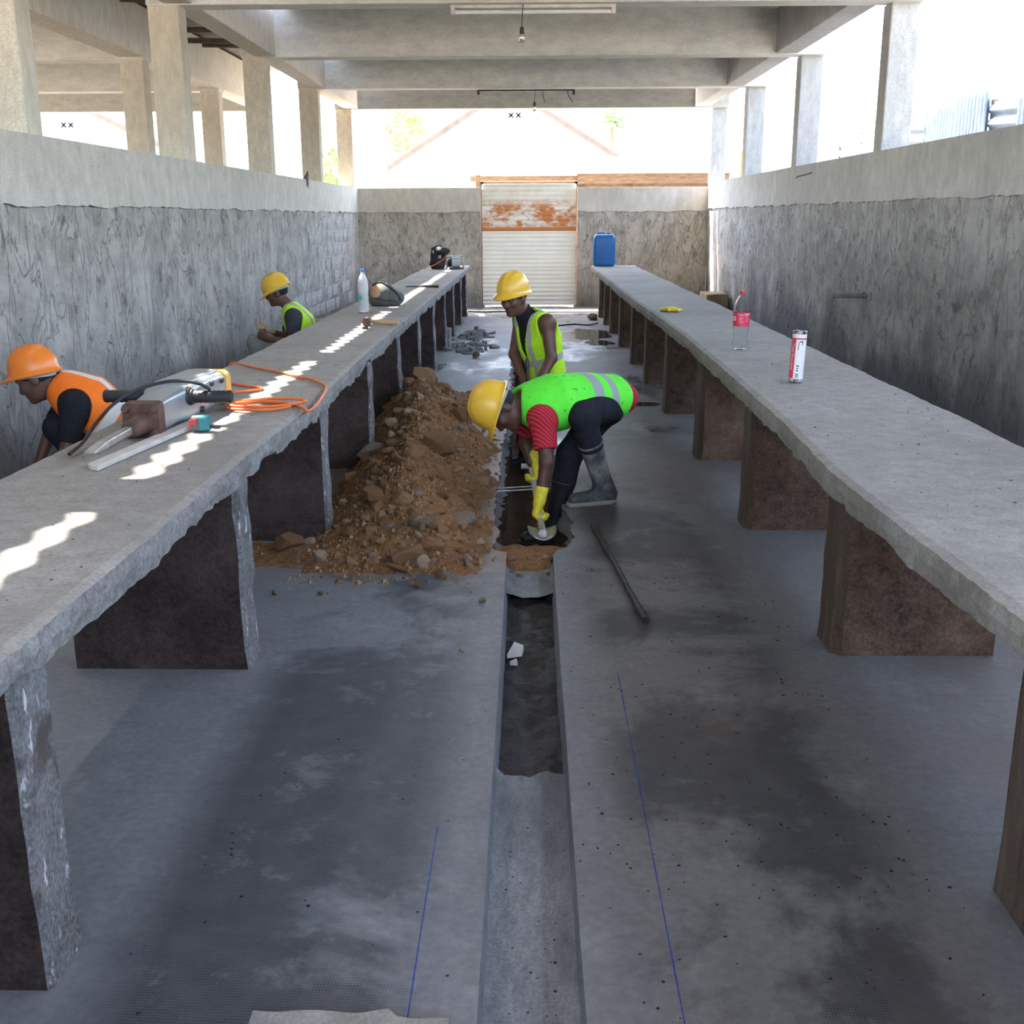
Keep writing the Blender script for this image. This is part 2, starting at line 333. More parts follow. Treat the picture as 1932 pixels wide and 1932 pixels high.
# ------------------------------------------------------------------ mesh helpers
class MB:
    def __init__(self): self.v = []; self.f = []; self.mi = []; self.cur = 0
    def add(self, vs, fs):
        o = len(self.v); self.v += [tuple(p) for p in vs]
        for f in fs: self.f.append(tuple(i + o for i in f)); self.mi.append(self.cur)
        return self
    def box(self, a, b, jit=0.0, bev=0.0):
        x0, y0, z0 = a; x1, y1, z1 = b
        vs = [(x0, y0, z0), (x1, y0, z0), (x1, y1, z0), (x0, y1, z0), (x0, y0, z1), (x1, y0, z1), (x1, y1, z1), (x0, y1, z1)]
        if jit: vs = [tuple(c + rnd(-jit, jit) for c in p) for p in vs]
        return self.add(vs, [(0, 3, 2, 1), (4, 5, 6, 7), (0, 1, 5, 4), (1, 2, 6, 5), (2, 3, 7, 6), (3, 0, 4, 7)])
    def obox(self, c, ax, ay, az, hx, hy, hz):
        c = Vector(c); vs = []
        for k in (-1, 1):
            for i, j in ((-1, -1), (1, -1), (1, 1), (-1, 1)):
                vs.append(c + ax * (hx * i) + ay * (hy * j) + az * (hz * k))
        return self.add(vs, [(0, 3, 2, 1), (4, 5, 6, 7), (0, 1, 5, 4), (1, 2, 6, 5), (2, 3, 7, 6), (3, 0, 4, 7)])
    def rings(self, rings, close=True, caps=True):
        n = len(rings[0]); vs = [p for r in rings for p in r]; fs = []
        for i in range(len(rings) - 1):
            for j in range(n if close else n - 1):
                a = i * n + j; b = i * n + (j + 1) % n
                fs.append((a, b, b + n, a + n))
        if caps and close:
            fs.append(tuple(range(n - 1, -1, -1))); fs.append(tuple((len(rings) - 1) * n + j for j in range(n)))
        return self.add(vs, fs)
    def tube(self, pts, r, n=10, caps=True):
        pts = [Vector(p) for p in pts]; rs = r if isinstance(r, (list, tuple)) else [r] * len(pts)
        t0 = (pts[1] - pts[0]).normalized(); ref = Vector((0, 0, 1)) if abs(t0.z) < .9 else Vector((1, 0, 0))
        u = t0.cross(ref).normalized(); rings = []
        for i, p in enumerate(pts):
            t = (pts[min(i + 1, len(pts) - 1)] - pts[max(i - 1, 0)]).normalized()
            u = (u - t * u.dot(t)).normalized(); w = t.cross(u)
            rings.append([p + (u * math.cos(a) + w * math.sin(a)) * rs[i] for a in (2 * math.pi * k / n for k in range(n))])
        return self.rings(rings, True, caps)
    def lathe(self, c, prof, n=24, axis=Vector((0, 0, 1)), a0=0.0, a1=2 * math.pi, caps=True, ref=None):
        c = Vector(c); axis = Vector(axis).normalized()
        if ref is None: ref = Vector((1, 0, 0)) if abs(axis.x) < .9 else Vector((0, 1, 0))
        u = (ref - axis * ref.dot(axis)).normalized(); w = axis.cross(u)
        full = abs(a1 - a0 - 2 * math.pi) < 1e-6
        m = n if full else n + 1
        rings = [[c + axis * h + (u * math.cos(a) + w * math.sin(a)) * r for a in (a0 + (a1 - a0) * k / n for k in range(m))] for r, h in prof]
        return self.rings(rings, full, caps and full)
    def ell(self, c, rad, n=14, m=8, axes=None):
        c = Vector(c); ax = axes or (Vector((1, 0, 0)), Vector((0, 1, 0)), Vector((0, 0, 1))); rings = []
        for i in range(1, m):
            ph = math.pi * i / m - math.pi / 2
            rings.append([c + ax[0] * (rad[0] * math.cos(ph) * math.cos(t)) + ax[1] * (rad[1] * math.cos(ph) * math.sin(t)) + ax[2] * (rad[2] * math.sin(ph)) for t in (2 * math.pi * k / n for k in range(n))])
        return self.rings(rings)
    def prism(self, poly, lo, hi, plane='xz'):
        # poly of 2-D points extruded along the third axis
        def P(p, h):
            if plane == 'xz': return (p[0], h, p[1])
            if plane == 'xy': return (p[0], p[1], h)
            return (h, p[0], p[1])
        n = len(poly); vs = [P(p, lo) for p in poly] + [P(p, hi) for p in poly]
        fs = [tuple(range(n)), tuple(range(2 * n - 1, n - 1, -1))] + [(i, i + n, (i + 1) % n + n, (i + 1) % n) for i in range(n)]
        return self.add(vs, fs)

def world_loc(o):
    p = Vector((0, 0, 0))
    while o is not None: p = p + o.location; o = o.parent
    return p

def build(name, mb, mats, parent=None, at=None, smooth=False, fixn=True):
    """one mesh object; mesh data given in world metres, origin at `at` (or on the parent's origin)"""
    me = bpy.data.meshes.new(name)
    v = np.array(mb.v, dtype=float)
    base = world_loc(parent) if parent is not None else Vector((0, 0, 0))
    org = Vector(at) if at is not None else base
    v = v - np.array(org)
    me.from_pydata(v.tolist(), [], mb.f)
    if not isinstance(mats, (list, tuple)): mats = [mats]
    for m in mats: me.materials.append(M[m] if isinstance(m, str) else m)
    if any(mb.mi): me.polygons.foreach_set('material_index', mb.mi)
    if fixn:
        import bmesh
        bm = bmesh.new(); bm.from_mesh(me); bmesh.ops.recalc_face_normals(bm, faces=bm.faces); bm.to_mesh(me); bm.free()
    if smooth:
        me.polygons.foreach_set('use_smooth', [True] * len(me.polygons))
        if smooth != 'all':
            try: me.set_sharp_from_angle(angle=math.radians(smooth if smooth is not True else 40))
            except Exception: pass
    o = bpy.data.objects.new(name, me); COL.objects.link(o)
    if parent is not None: o.parent = parent
    o.location = org - base
    return o

def empty(name, loc):
    o = bpy.data.objects.new(name, None); o.empty_display_size = .1; COL.objects.link(o); o.location = loc; return o
def tag(o, label, cat=None, group=None, kind=None):
    o['label'] = label
    if cat: o['category'] = cat
    if group: o['group'] = group
    if kind: o['kind'] = kind
    return o
def struct(name, mb, mats, label=None, parent=None, smooth=False):
    o = build(name, mb, mats, parent, smooth=smooth)
    if parent is None:
        o['kind'] = 'structure'
        if label: o['label'] = label
    return o
def bevel(o, w=.006, seg=2, ang=40):
    m = o.modifiers.new('bevel', 'BEVEL'); m.width = w; m.segments = seg; m.limit_method = 'ANGLE'; m.angle_limit = math.radians(ang)
    return o
# ------------------------------------------------------------------ the hall
XL, XR, YB = -3.07, 3.20, 20.6
Y0 = -2.6
SILL, STEP, SOF = 2.10, 1.68, 3.40
COLS = [0.55, 3.85, 7.15, 10.52, 13.87, 17.15, 20.36]

def channel_left(y):
    if y < 5.27: return -.108 + .003 * mnoise.noise((y * 3, 1, 0))
    w = -.185 + .035 * mnoise.noise((y * 2.7, 3.3, 0)) + .018 * mnoise.noise((y * 6.1, 5.3, 0)) + .012 * math.sin(37 * math.sin(y * 9.7))
    if y > 13.2: w += (y - 13.2) / 1.3 * .12
    return w
_pr = [(5.23, .118), (5.27, .13), (5.33, .20), (5.45, .225), (5.7, .215), (5.9, .235), (6.1, .17), (6.4, .20), (7.0, .17), (8.0, .19), (9.0, .18), (11.0, .12), (13.2, .06), (14.5, -.04)]
def channel_right(y):
    if y < 5.23: return .118 + .003 * mnoise.noise((y * 3, 9, 0))
    for (a, u), (b, w) in zip(_pr, _pr[1:]):
        if a <= y <= b: return u + (w - u) * (y - a) / (b - a) + .018 * mnoise.noise((y * 5, 7.7, 0)) + .010 * math.sin(37 * math.sin(y * 7.3))
    return .0

def build_floor():
    ys = [Y0 + .4 * i for i in range(int((5.2 - Y0) / .4) + 1)] + [5.2 + .045 * i for i in range(int(9.3 / .045) + 1)]
    ys = sorted(set(round(y, 4) for y in ys if y <= 14.5) | {14.5})
    mb = MB()
    n = len(ys)
    for side, fn, outer in ((0, channel_left, XL - .1), (1, channel_right, XR + .1)):
        vs = []
        for y in ys: vs += [(outer, y, 0), (fn(y), y, 0)]
        fs = [((2 * i, 2 * i + 1, 2 * i + 3, 2 * i + 2) if side == 0 else (2 * i, 2 * i + 2, 2 * i + 3, 2 * i + 1)) for i in range(n - 1)]
        mb.add(vs, fs)
    mb.add([(XL - .1, 14.5, 0), (XR + .1, 14.5, 0), (XR + .1, 21.2, 0), (XL - .1, 21.2, 0)], [(0, 1, 2, 3)])
    fl = struct('floor', mb, 'floor', 'grey stamped concrete floor split by a drain channel')
    # edges of the slab along the channel: clean for the drain, broken along the dug trench
    for side, fn in ((-1, channel_left), (1, channel_right)):
        mb = MB()
        yy = ys
        lv = (0.0, -.03, -.065, -.10, -.2, -.34, -.5)
        rows = []
        for z in lv:
            row = []
            for y in yy:
                if y < 5.2: off = .012 * (z / -.12 if z > -.12 else 1) * -side
                else:
                    k = 1 if z < 0 else 0
                    off = k * side * (.018 + .03 * mnoise.noise((y * 6, z * 14, side * 3)) + .022 * mnoise.noise((y * 19, z * 30, side)))
                    if z <= -.1: off -= side * .05
                row.append((fn(y) + off, y, z))
            rows.append(row)
        o = len(mb.v)
        for r in rows: mb.v += r
        m = len(yy)
        for i in range(len(lv) - 1):
            for j in range(m - 1):
                mb.f.append((i * m + j, i * m + j + 1, (i + 1) * m + j + 1, (i + 1) * m + j))
                mb.mi.append(0 if yy[j] < 5.15 else (1 if lv[i] > -.095 else 2))
        struct('channel_edge', mb, ['channel', 'chip', 'soil_dark'], parent=fl)
    # channel bottom: smooth grey, muddy dip, grey stub, then the pit
    def strip(name, y0, y1, z, mat, amp, sc_, nx=10, ny=40, edge=0.0, zfun=None):
        mb = MB(); vs = []
        for j in range(ny + 1):
            for i in range(nx + 1):
                u = i / nx; y = y0 + (y1 - y0) * j / ny
                if j == 0: y += .05 * mnoise.noise((u * 5, 1.2, y0)) * edge
                if j == ny: y += .05 * mnoise.noise((u * 5, 8.2, y1)) * edge
                a, b = channel_left(y) - .02, channel_right(y) + .02
                x = a + (b - a) * u
                zz = z + amp * fbm((x * sc_, y * sc_, 1.3), 3) + (zfun(u, j / ny) if zfun else 0)
                vs.append((x, y, zz))
        fs = [(j * (nx + 1) + i, j * (nx + 1) + i + 1, (j + 1) * (nx + 1) + i + 1, (j + 1) * (nx + 1) + i) for j in range(ny) for i in range(nx)]
        mb.add(vs, fs)
        return struct(name, mb, mat, parent=fl, smooth='all')
    cup = lambda u, t: .035 * (2 * u - 1) ** 4
    strip('channel_bed', Y0, 3.14, -.085, 'channel', .004, 6, 10, 30, 1.0, cup)
    strip('channel_mud', 3.08, 4.86, -.105, 'mud', .03, 9, 14, 90, 0, lambda u, t: -.03 * math.sin(math.pi * min(1, max(0, t))) )
    strip('channel_stub', 4.80, 5.27, -.075, 'channel', .006, 6, 8, 14, 1.0, cup)
    strip('trench_bed', 5.2, 14.55, -.285, 'soil_dark', .05, 5, 12, 200, 0)
    return fl
FLOOR = build_floor()

def wall_band(name, parent, p0, p1, nrm, z0, z1, thick, top_depth):
    """smooth plaster band standing proud of the rough wall, ragged along its lower edge"""
    p0, p1, nrm = Vector(p0), Vector(p1), Vector(nrm)
    n = int((p1 - p0).length / .06); mb = MB(); A = []; B = []; C = []; D = []
    for i in range(n + 1):
        p = p0.lerp(p1, i / n); zz = z0 + .022 * mnoise.noise((i * .21, z0, 2)) + .014 * mnoise.noise((i * .9, z1, 4))
        q = p + nrm * (thick + .004 * mnoise.noise((i * .3, 3, 3)))
        A.append((p.x, p.y, zz)); B.append((q.x, q.y, zz)); C.append((q.x, q.y, z1)); r = p - nrm * top_depth; D.append((r.x, r.y, z1))
    mb.rings([A, B, C, D], close=False, caps=False)
    return struct(name, mb, 'bandR' if nrm.x < 0 else 'band', parent=parent)

def rough_plane(name, p0, p1, z0, z1, nrm, amp, mat, label, thick, step=.07):
    p0, p1, nrm = Vector(p0), Vector(p1), Vector(nrm)
    n = int((p1 - p0).length / step); m = int((z1 - z0) / step); vs = []
    for j in range(m + 1):
        for i in range(n + 1):
            p = p0.lerp(p1, i / n); z = z0 + (z1 - z0) * j / m
            d = amp * fbm((p.x * 2.2, p.y * 2.2, z * 1.3), 4)
            q = p + nrm * d; vs.append((q.x, q.y, z))
    fs = [(j * (n + 1) + i, j * (n + 1) + i + 1, (j + 1) * (n + 1) + i + 1, (j + 1) * (n + 1) + i) for j in range(m) for i in range(n)]
    mb = MB(); mb.add(vs, fs)
    # body behind the rendered face
    b0 = p0 - nrm * .02; b1 = p1 - nrm * thick
    lo = (min(b0.x, b1.x), min(b0.y, b1.y), z0); hi = (max(b0.x, b1.x), max(b0.y, b1.y), SILL - .005)
    mb.box(lo, hi)
    return struct(name, mb, mat, label, smooth='all' if False else False)

wl_ = rough_plane('wall_left', (XL, Y0, 0), (XL, YB, 0), 0, STEP + .02, (1, 0, 0), .03, 'wallL', 'long rough grey rendered wall on the left under the columns', .28)
wall_band('plaster_band', wl_, (XL, Y0, 0), (XL, YB, 0), (1, 0, 0), STEP, SILL, .022, .3)
wr_ = rough_plane('wall_right', (XR, Y0, 0), (XR, YB, 0), 0, STEP + .06, (-1, 0, 0), .022, 'wallR', 'long rough damp-stained wall on the right under the columns', .28)
wall_band('plaster_band', wr_, (XR, Y0, 0), (XR, YB, 0), (-1, 0, 0), STEP + .04, SILL + .06, .02, .3)
GX0, GX1 = -.86, .87
wb1 = rough_plane('wall_back', (XL, YB, 0), (GX0, YB, 0), 0, STEP + .02, (0, -1, 0), .025, 'wallB', 'rough grey end wall on the left of the sheet metal gate', .2)
wall_band('plaster_band', wb1, (XL, YB, 0), (GX0, YB, 0), (0, -1, 0), STEP, SILL - .01, .02, .22)
wb2 = rough_plane('wall_back', (GX1, YB, 0), (XR, YB, 0), 0, STEP + .02, (0, -1, 0), .018, 'wallB', 'rough warm grey end wall on the right of the sheet metal gate', .2)
wall_band('plaster_band', wb2, (GX1, YB, 0), (XR, YB, 0), (0, -1, 0), STEP, SILL - .01, .02, .22)
mb = MB().box((XL - .3, Y0 - .2, 0), (XR + .3, Y0, 1.9))  # unseen end wall, height shaped to let front light over it
struct('wall_front', mb, 'wallL', 'unseen low rough wall added behind the photographer, open above for front light')

# blocks showing through the render at the far end of the left wall
def blocks():
    base = []
    for s in range(6):
        mb = MB(); rr = random.Random(50 + s)
        hy, hz = .19, .085
        pts = []
        for ax_, az_ in ((1, -1), (1, 0), (1, 1), (0, 1), (-1, 1), (-1, 0), (-1, -1), (0, -1)):
            pts.append((hy * ax_ + rr.uniform(-.02, .02), hz * az_ + rr.uniform(-.012, .012)))
        n = 8
        vs = [(-.03, p[0], p[1]) for p in pts] + [(.0, p[0], p[1]) for p in pts] + [(.006 + rr.uniform(-.003, .002), p[0] * .93, p[1] * .88) for p in pts]
        fs = [(i, (i + 1) % n, (i + 1) % n + n, i + n) for i in range(n)] + [(i + n, (i + 1) % n + n, (i + 1) % n + 2 * n, i + 2 * n) for i in range(n)] + [tuple(range(2 * n, 3 * n))]
        mb.add(vs, fs)
        me = bpy.data.meshes.new('block'); me.from_pydata(mb.v, [], mb.f); me.materials.append(M['blockface']); base.append(me)
    for row in range(7):
        z = .28 + row * .205
        for k in range(16):
            y = 12.9 + k * .43 + (row % 2) * .215
            if y > 20.2: continue
            keep = mnoise.noise((y * .6, z * 1.1, 3.3)) + (y - 14.5) * .10
            if keep < .05 or R.random() < .35: continue
            o = bpy.data.objects.new('block', base[R.randrange(6)]); COL.objects.link(o); o.parent = wl_
            d = .03 * fbm((XL * 2.2, y * 2.2, z * 1.3), 4)
            o.location = (XL + d + .004, y + rnd(-.02, .02), z + rnd(-.01, .01))
t = NT('exposed_block'); n = t.noise(11, 6, .7)
M['blockface'] = t.done(t.ramp(n, [(.35, (.24, .232, .22)), (.62, (.47, .455, .43))]), .9, t.bump(n, .8, .02), 0, .2)
blocks()

# columns
side_words = ['nearest the camera', 'second', 'third', 'fourth', 'fifth', 'sixth', 'at the far corner']
for i, y in enumerate(COLS):
    d = .235
    if i >= 2:
        mb = MB().box((XL - .28, y + .008, SILL - .02), (XL - .003, y + d, SOF + .01))
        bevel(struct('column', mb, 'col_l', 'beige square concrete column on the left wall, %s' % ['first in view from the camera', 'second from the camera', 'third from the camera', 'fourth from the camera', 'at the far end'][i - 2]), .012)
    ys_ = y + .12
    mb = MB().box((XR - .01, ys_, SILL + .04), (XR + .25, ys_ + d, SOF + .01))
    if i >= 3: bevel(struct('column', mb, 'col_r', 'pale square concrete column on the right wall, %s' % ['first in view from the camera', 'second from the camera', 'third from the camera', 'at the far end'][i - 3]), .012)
    # transverse beams
    mb = MB().box((XL - .29, y, SOF), (XR + .26, y + d + .03, 3.93))
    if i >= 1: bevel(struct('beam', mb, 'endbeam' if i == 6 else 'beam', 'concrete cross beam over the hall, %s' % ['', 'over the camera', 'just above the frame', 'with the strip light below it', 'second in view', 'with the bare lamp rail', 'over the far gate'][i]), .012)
for nm, x0, x1, lab in (('beam', -3.20, -2.95, 'left'), ('beam', 2.86, 3.12, 'right')):
    mb = MB().box((x0, Y0, SOF + .012), (x1, 20.59, 3.9))
    bevel(struct(nm, mb, 'col_l' if lab == 'left' else 'col_r', 'long concrete edge beam on the %s column row' % lab), .01)

# corrugated roofs with a slit between them (the slit throws the strip of sun on the left bench)
def corrugated(mb, x0, x1, y0, y1, z, pitch=.19, amp=.018, along='x', zfun=None, ragged=0.0, per=6):
    """sheet whose ribs run along `along`"""
    L = (y1 - y0) if along == 'x' else (x1 - x0)
    n = max(2, int(L / pitch * per)); A = []; B = []
    for i in range(n + 1):
        s = L * i / n; h = z + amp * math.sin(2 * math.pi * s / pitch)
        e = ragged * (mnoise.noise((s * 1.4, x0, z)) + .6 * mnoise.noise((s * 6.0, x1, z)) + .35 * math.sin(2 * math.pi * s / pitch))
        if along == 'x': A.append((x0, y0 + s, h)); B.append((x1 + e, y0 + s, h))
        else: A.append((x0 + s, y0, h)); B.append((x0 + s, y1, h))
    mb.rings([A, B], close=False, caps=False)
mb = MB(); corrugated(mb, 3.75, -2.825, Y0 - .3, 20.3, 3.99, ragged=.012)
struct('roof_sheet', mb, 'roofsheet', 'corrugated roof sheets over the hall')
mb = MB(); corrugated(mb, -13.5, -2.92, Y0 - .3, 20.3, 4.035, ragged=.020)  # unseen left stretch extended to darken the neighbouring hall
struct('roof_sheet', mb, 'roofsheet', 'broken corrugated roof over the alley and the neighbouring hall')
# broken purlins over the alley
for i, (y, z, s) in enumerate(((13.2, 3.93, .2), (14.6, 3.82, -.1), (15.0, 3.76, .05), (16.4, 3.9, .1), (9.6, 3.93, .12))):
    mb = MB().tube([(-4.55, y, z), (-3.2, y + s, z - .02)], .035, 6)
    o = build('purlin', mb, 'darktimber'); o['kind'] = 'structure'; o['label'] = 'dark broken purlin under the alley roof'

# neighbouring hall on the left
for i, y in enumerate(COLS):
    if i < 3: continue
    mb = MB().box((-4.79, y + .01, 0), (-4.52, y + .24, 3.40))
    bevel(struct('column', mb, 'col_l', 'beige column of the neighbouring hall, %s' % ['nearest', 'second', 'third', 'far end'][i - 3]), .012)
    mb = MB().box((-12, y, SOF - .02), (-4.5, y + .26, 3.95))
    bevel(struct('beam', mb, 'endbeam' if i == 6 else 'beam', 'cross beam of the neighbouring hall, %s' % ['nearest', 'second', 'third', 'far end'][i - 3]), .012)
mb = MB().box((-4.81, Y0, 3.42), (-4.49, 20.59, 3.98))
bevel(struct('beam', mb, 'col_l', 'long edge beam of the neighbouring hall'), .012)
mb = MB().box((-4.8, Y0, 0), (-4.55, 20.5, 2.1)).box((-12, 20.4, 0), (-4.8, 20.6, 2.0)).box((-12.2, Y0, 0), (-12, 20.6, 2.6))  # last box: unseen outer side wall added to darken the neighbouring hall
struct('wall_outer', mb, 'wallB', 'low wall of the neighbouring hall with an unseen outer wall added to darken it')

# ------------------------------------------------------------------ two long concrete benches
LEGS_L = [.35, 2.03, 3.78, 5.45, 7.13, 8.81, 10.49, 12.2, 13.85, 15.45, 17.15, 18.62]
LEGS_R = [.5, 2.2, 3.92, 5.65, 7.39, 9.2, 10.9, 12.4, 14.1, 15.75, 17.0, 18.3]
def bench(side):
    left = side < 0
    xin = -.955 if left else 1.005          # aisle edge
    xout = -1.63 if left else 1.715         # wall side
    y0, y1 = -.6, 18.85 if left else 18.55
    root = empty('concrete_bench', ((xin + xout) / 2, 9, 0))
    tag(root, 'long grey concrete work bench on the %s with %s' % (('left', 'an orange cord on it') if left else ('right', 'a blue jerrycan at its end')), 'bench', 'long concrete benches along the hall')
    n = int((y1 - y0) / .022)
    sgn = -1 if left else 1
    top = .82; prof = []
    rows = []
    legs = LEGS_L if left else LEGS_R
    for i in range(n + 1):
        y = y0 + (y1 - y0) * i / n
        w = .012 * mnoise.noise((y * .9, side, 0)) + .005 * mnoise.noise((y * 5.3, side, 2)) + .003 * mnoise.noise((y * 17, side, 2))
        if left: w += .035 * math.exp(-((y - 4.9) / .8) ** 2) * (1) - .01
        else: w += -.05 * math.exp(-((y - 3.2) / 1.0) ** 2) + .045 * math.exp(-((y - 8.0) / 2.5) ** 2)
        xi = xin + w
        wo = .018 * mnoise.noise((y * 1.7, side, 9)) + .007 * mnoise.noise((y * 12, side, 9)); xo = xout + wo
        th = .088 + (.018 if left else .010) * mnoise.noise((y * 1.7, side, 4)) + (.013 if left else .007) * mnoise.noise((y * 7.3, side, 6)) + .004 * mnoise.noise((y * 21, side, 6)) - (.055 if left else .03) * max(0, mnoise.noise((y * 2.9, side, 12)) - .12) - (.04 if left else .02) * max(0, mnoise.noise((y * 7.7, side, 14)) - .15) + (.02 * max(0, mnoise.noise((y * 4.1, side, 8)) - .25) if left else 0)
        c1 = .008 + .008 * abs(mnoise.noise((y * 14, side, 11)))
        zt = top + .004 * mnoise.noise((y * .9, side, 5))
        rows.append([(xo, y, zt - .1), (xo, y, zt), (xi + sgn * (.02 + c1), y, zt), (xi + sgn * .004, y, zt - c1), (xi - sgn * .004 * mnoise.noise((y * 11, 3, 3)), y, zt - .045 + .012 * mnoise.noise((y * 6, 1, 1))), (xi + sgn * (.006 + .01 * mnoise.noise((y * 17, 4, 4))), y, zt - th), (xi + sgn * .05, y, zt - th - .004 + .012 * mnoise.noise((y * 25, 2, 2)))])
    mb = MB(); mb.rings(rows, close=True, caps=True)
    # material: top face smooth, aisle edge broken
    m = 7
    for i in range(n):
        for j in range(m): mb.mi[i * m + j] = 1 if j in (3, 4, 5, 6) else 0
    # legs taper: a little wider at the foot
    sl = build('slab', mb, ['benchtop', 'rubble' if left else 'benchedge'], root)
    for k, y in enumerate(legs):
        t_ = .16 if left else .21
        mb = MB(); nz, = (9,)
        fa = (-1.03 if left else 1.145); bk = (-1.66 if left else 1.74)
        rings = []
        for j in range(nz + 1):
            z = .752 * j / nz
            f = 1 - j / nz
            fl = .005 * max(0, f - .9) / .1
            jit = lambda q: (.010 if left else .005) * mnoise.noise((y * 3 + q, z * 9, side * 2.0 + q))
            xf = fa - sgn * (fl + .006 * f)
            ch = .035 if not left else .012
            rings.append([(xf + jit(1), y + ch - fl * .3, z), (xf + sgn * ch + jit(5), y - fl * .5 + jit(2), z), (bk, y + jit(7), z), (bk, y + t_, z), (xf + jit(3) * 1.5, y + t_ + .6 * fl + jit(4), z)])
        mb.rings(rings, close=True, caps=True)
        for j in range(nz):
            for q in range(5): mb.mi[j * 5 + q] = 1 if q in (0, 4) else 0
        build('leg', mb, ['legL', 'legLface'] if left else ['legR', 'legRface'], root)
    return root
M['benchedge'] = concrete('bench_edge_concrete', (.22, .21, .185), (.36, .345, .31), (.15, .13, .105), .5, 3, (1, 1, 1), .6)
BENCH_L = bench(-1); BENCH_R = bench(1)

# ------------------------------------------------------------------ far gate of corrugated sheets
GY = YB + .12
gate = empty('sheet_gate', (0, GY, 0))
tag(gate, 'white corrugated sheet metal gate with a rusty upper sheet', 'gate')
def hsheet(name, x0, x1, z0, z1, y, mat, pitch=.076, amp=.016):
    n = int((z1 - z0) / pitch * 8); A = []; B = []
    for i in range(n + 1):
        z = z0 + (z1 - z0) * i / n; yy = y + amp * math.cos(2 * math.pi * (z - z0) / pitch)
        A.append((x0, yy, z)); B.append((x1, yy, z))
    mb = MB(); mb.rings([A, B], close=False, caps=False)
    o = build(name, mb, mat, gate, smooth='all', fixn=False); return o
hsheet('lower_sheet', GX0 + .02, GX1 - .02, .02, .72, GY, 'sheet')
hsheet('middle_sheet', GX0 + .02, GX1 - .02, .68, 1.37, GY - .012, 'sheet')
hsheet('rusty_sheet', GX0 + .02, GX1 - .02, 1.34, 2.16, GY - .03, 'rust_sheet', .085, .012)['label'] = 'rust-streaked upper sheet'
mb = MB().box((GX0 - .01, GY + .03, 0), (GX0 + .05, GY + .09, 2.2)).box((GX1 - .05, GY + .03, 0), (GX1 + .01, GY + .09, 2.2)).box((GX0, GY + .03, 2.14), (GX1, GY + .09, 2.2)).box((GX0, GY + .03, 1.0), (GX1, GY + .07, 1.06))
build('gate_frame', mb, 'timber', gate)

# ------------------------------------------------------------------ outdoors
mb = MB(); mb.add([(-80, -60, -.02), (80, -60, -.02), (80, 120, -.02), (-80, 120, -.02)], [(0, 1, 2, 3)])
# leave the hall footprint out of the plane so that the trench stays open
mb = MB()
for a, b in (((-80, -60), (XL - .3, 120)), ((XR + .3, -60), (80, 120)), ((XL - .3, 20.8), (XR + .3, 120)), ((XL - .3, -60), (XR + .3, Y0 - .2))):
    mb.add([(a[0], a[1], -.02), (b[0], a[1], -.02), (b[0], b[1], -.02), (a[0], b[1], -.02)], [(0, 1, 2, 3)])
struct('ground', mb, 'ground', 'bright sandy yard outside the hall')

def gable_house(x0, x1, y, ridge_x, ridge_z, eave_z, depth, label, roof_over=.35, vent=(0, .73)):
    root = empty('gable_house', ((x0 + x1) / 2, y, 0)); tag(root, label, 'house')
    mb = MB()
    zl = eave_z; poly = [(x0, 0), (x1, 0), (x1, eave_z), (ridge_x, ridge_z - .08), (x0, eave_z)]
    mb.prism(poly, y, y + depth, 'xz'); build('wall', mb, 'housewall', root)
    for s, xe in ((-1, x0), (1, x1)):
        d = Vector((xe - ridge_x, 0, eave_z - ridge_z)); L = d.length; d.normalize(); nrm = Vector((-d.z, 0, d.x)) * (1 if s > 0 else -1)
        e = Vector((ridge_x, 0, ridge_z)) + d * (L + roof_over)
        a = Vector((ridge_x, 0, ridge_z)); mb = MB()
        poly = [(a.x, a.z), (e.x, e.z), (e.x, e.z + .07), (a.x, a.z + .07)]
        mb.prism(poly, y - roof_over, y + depth, 'xz'); r = build('roof_slope', mb, 'roofhouse', root)
        mb = MB(); poly = [(a.x, a.z - .12), (e.x, e.z - .12), (e.x, e.z + .02), (a.x, a.z + .02)]
        mb.prism(poly, y - roof_over - .03, y - roof_over, 'xz'); build('barge_board', mb, 'barge', r)
    for k in (-1, 1):
        mb = MB()
        for a in (.785, -.785):
            c = Vector((ridge_x + vent[0] + .1 * k, y - .012, ridge_z - vent[1])); ax = Vector((math.cos(a), 0, math.sin(a)))
            mb.obox(c, ax, Vector((0, 1, 0)), Vector((-math.sin(a), 0, math.cos(a))), .085, .012, .02)
        build('cross_vent', mb, 'grit', root)
    return root
M['roofhouse'] = plain('house_roof', (.26, .21, .17), .7, 0, .15, 3)
M['barge'] = plain('barge_board', (.12, .09, .07), .8, 0, .2, 6)
gable_house(-3.55, 2.55, 32.0, -.55, 4.95, 3.10, 9, 'white gable house behind the corrugated gate', vent=(.17, .70))
gable_house(-15.9, -9.7, 32.5, -12.83, 4.85, 3.35, 9, 'white gable house seen through the neighbouring hall', vent=(0, .75))
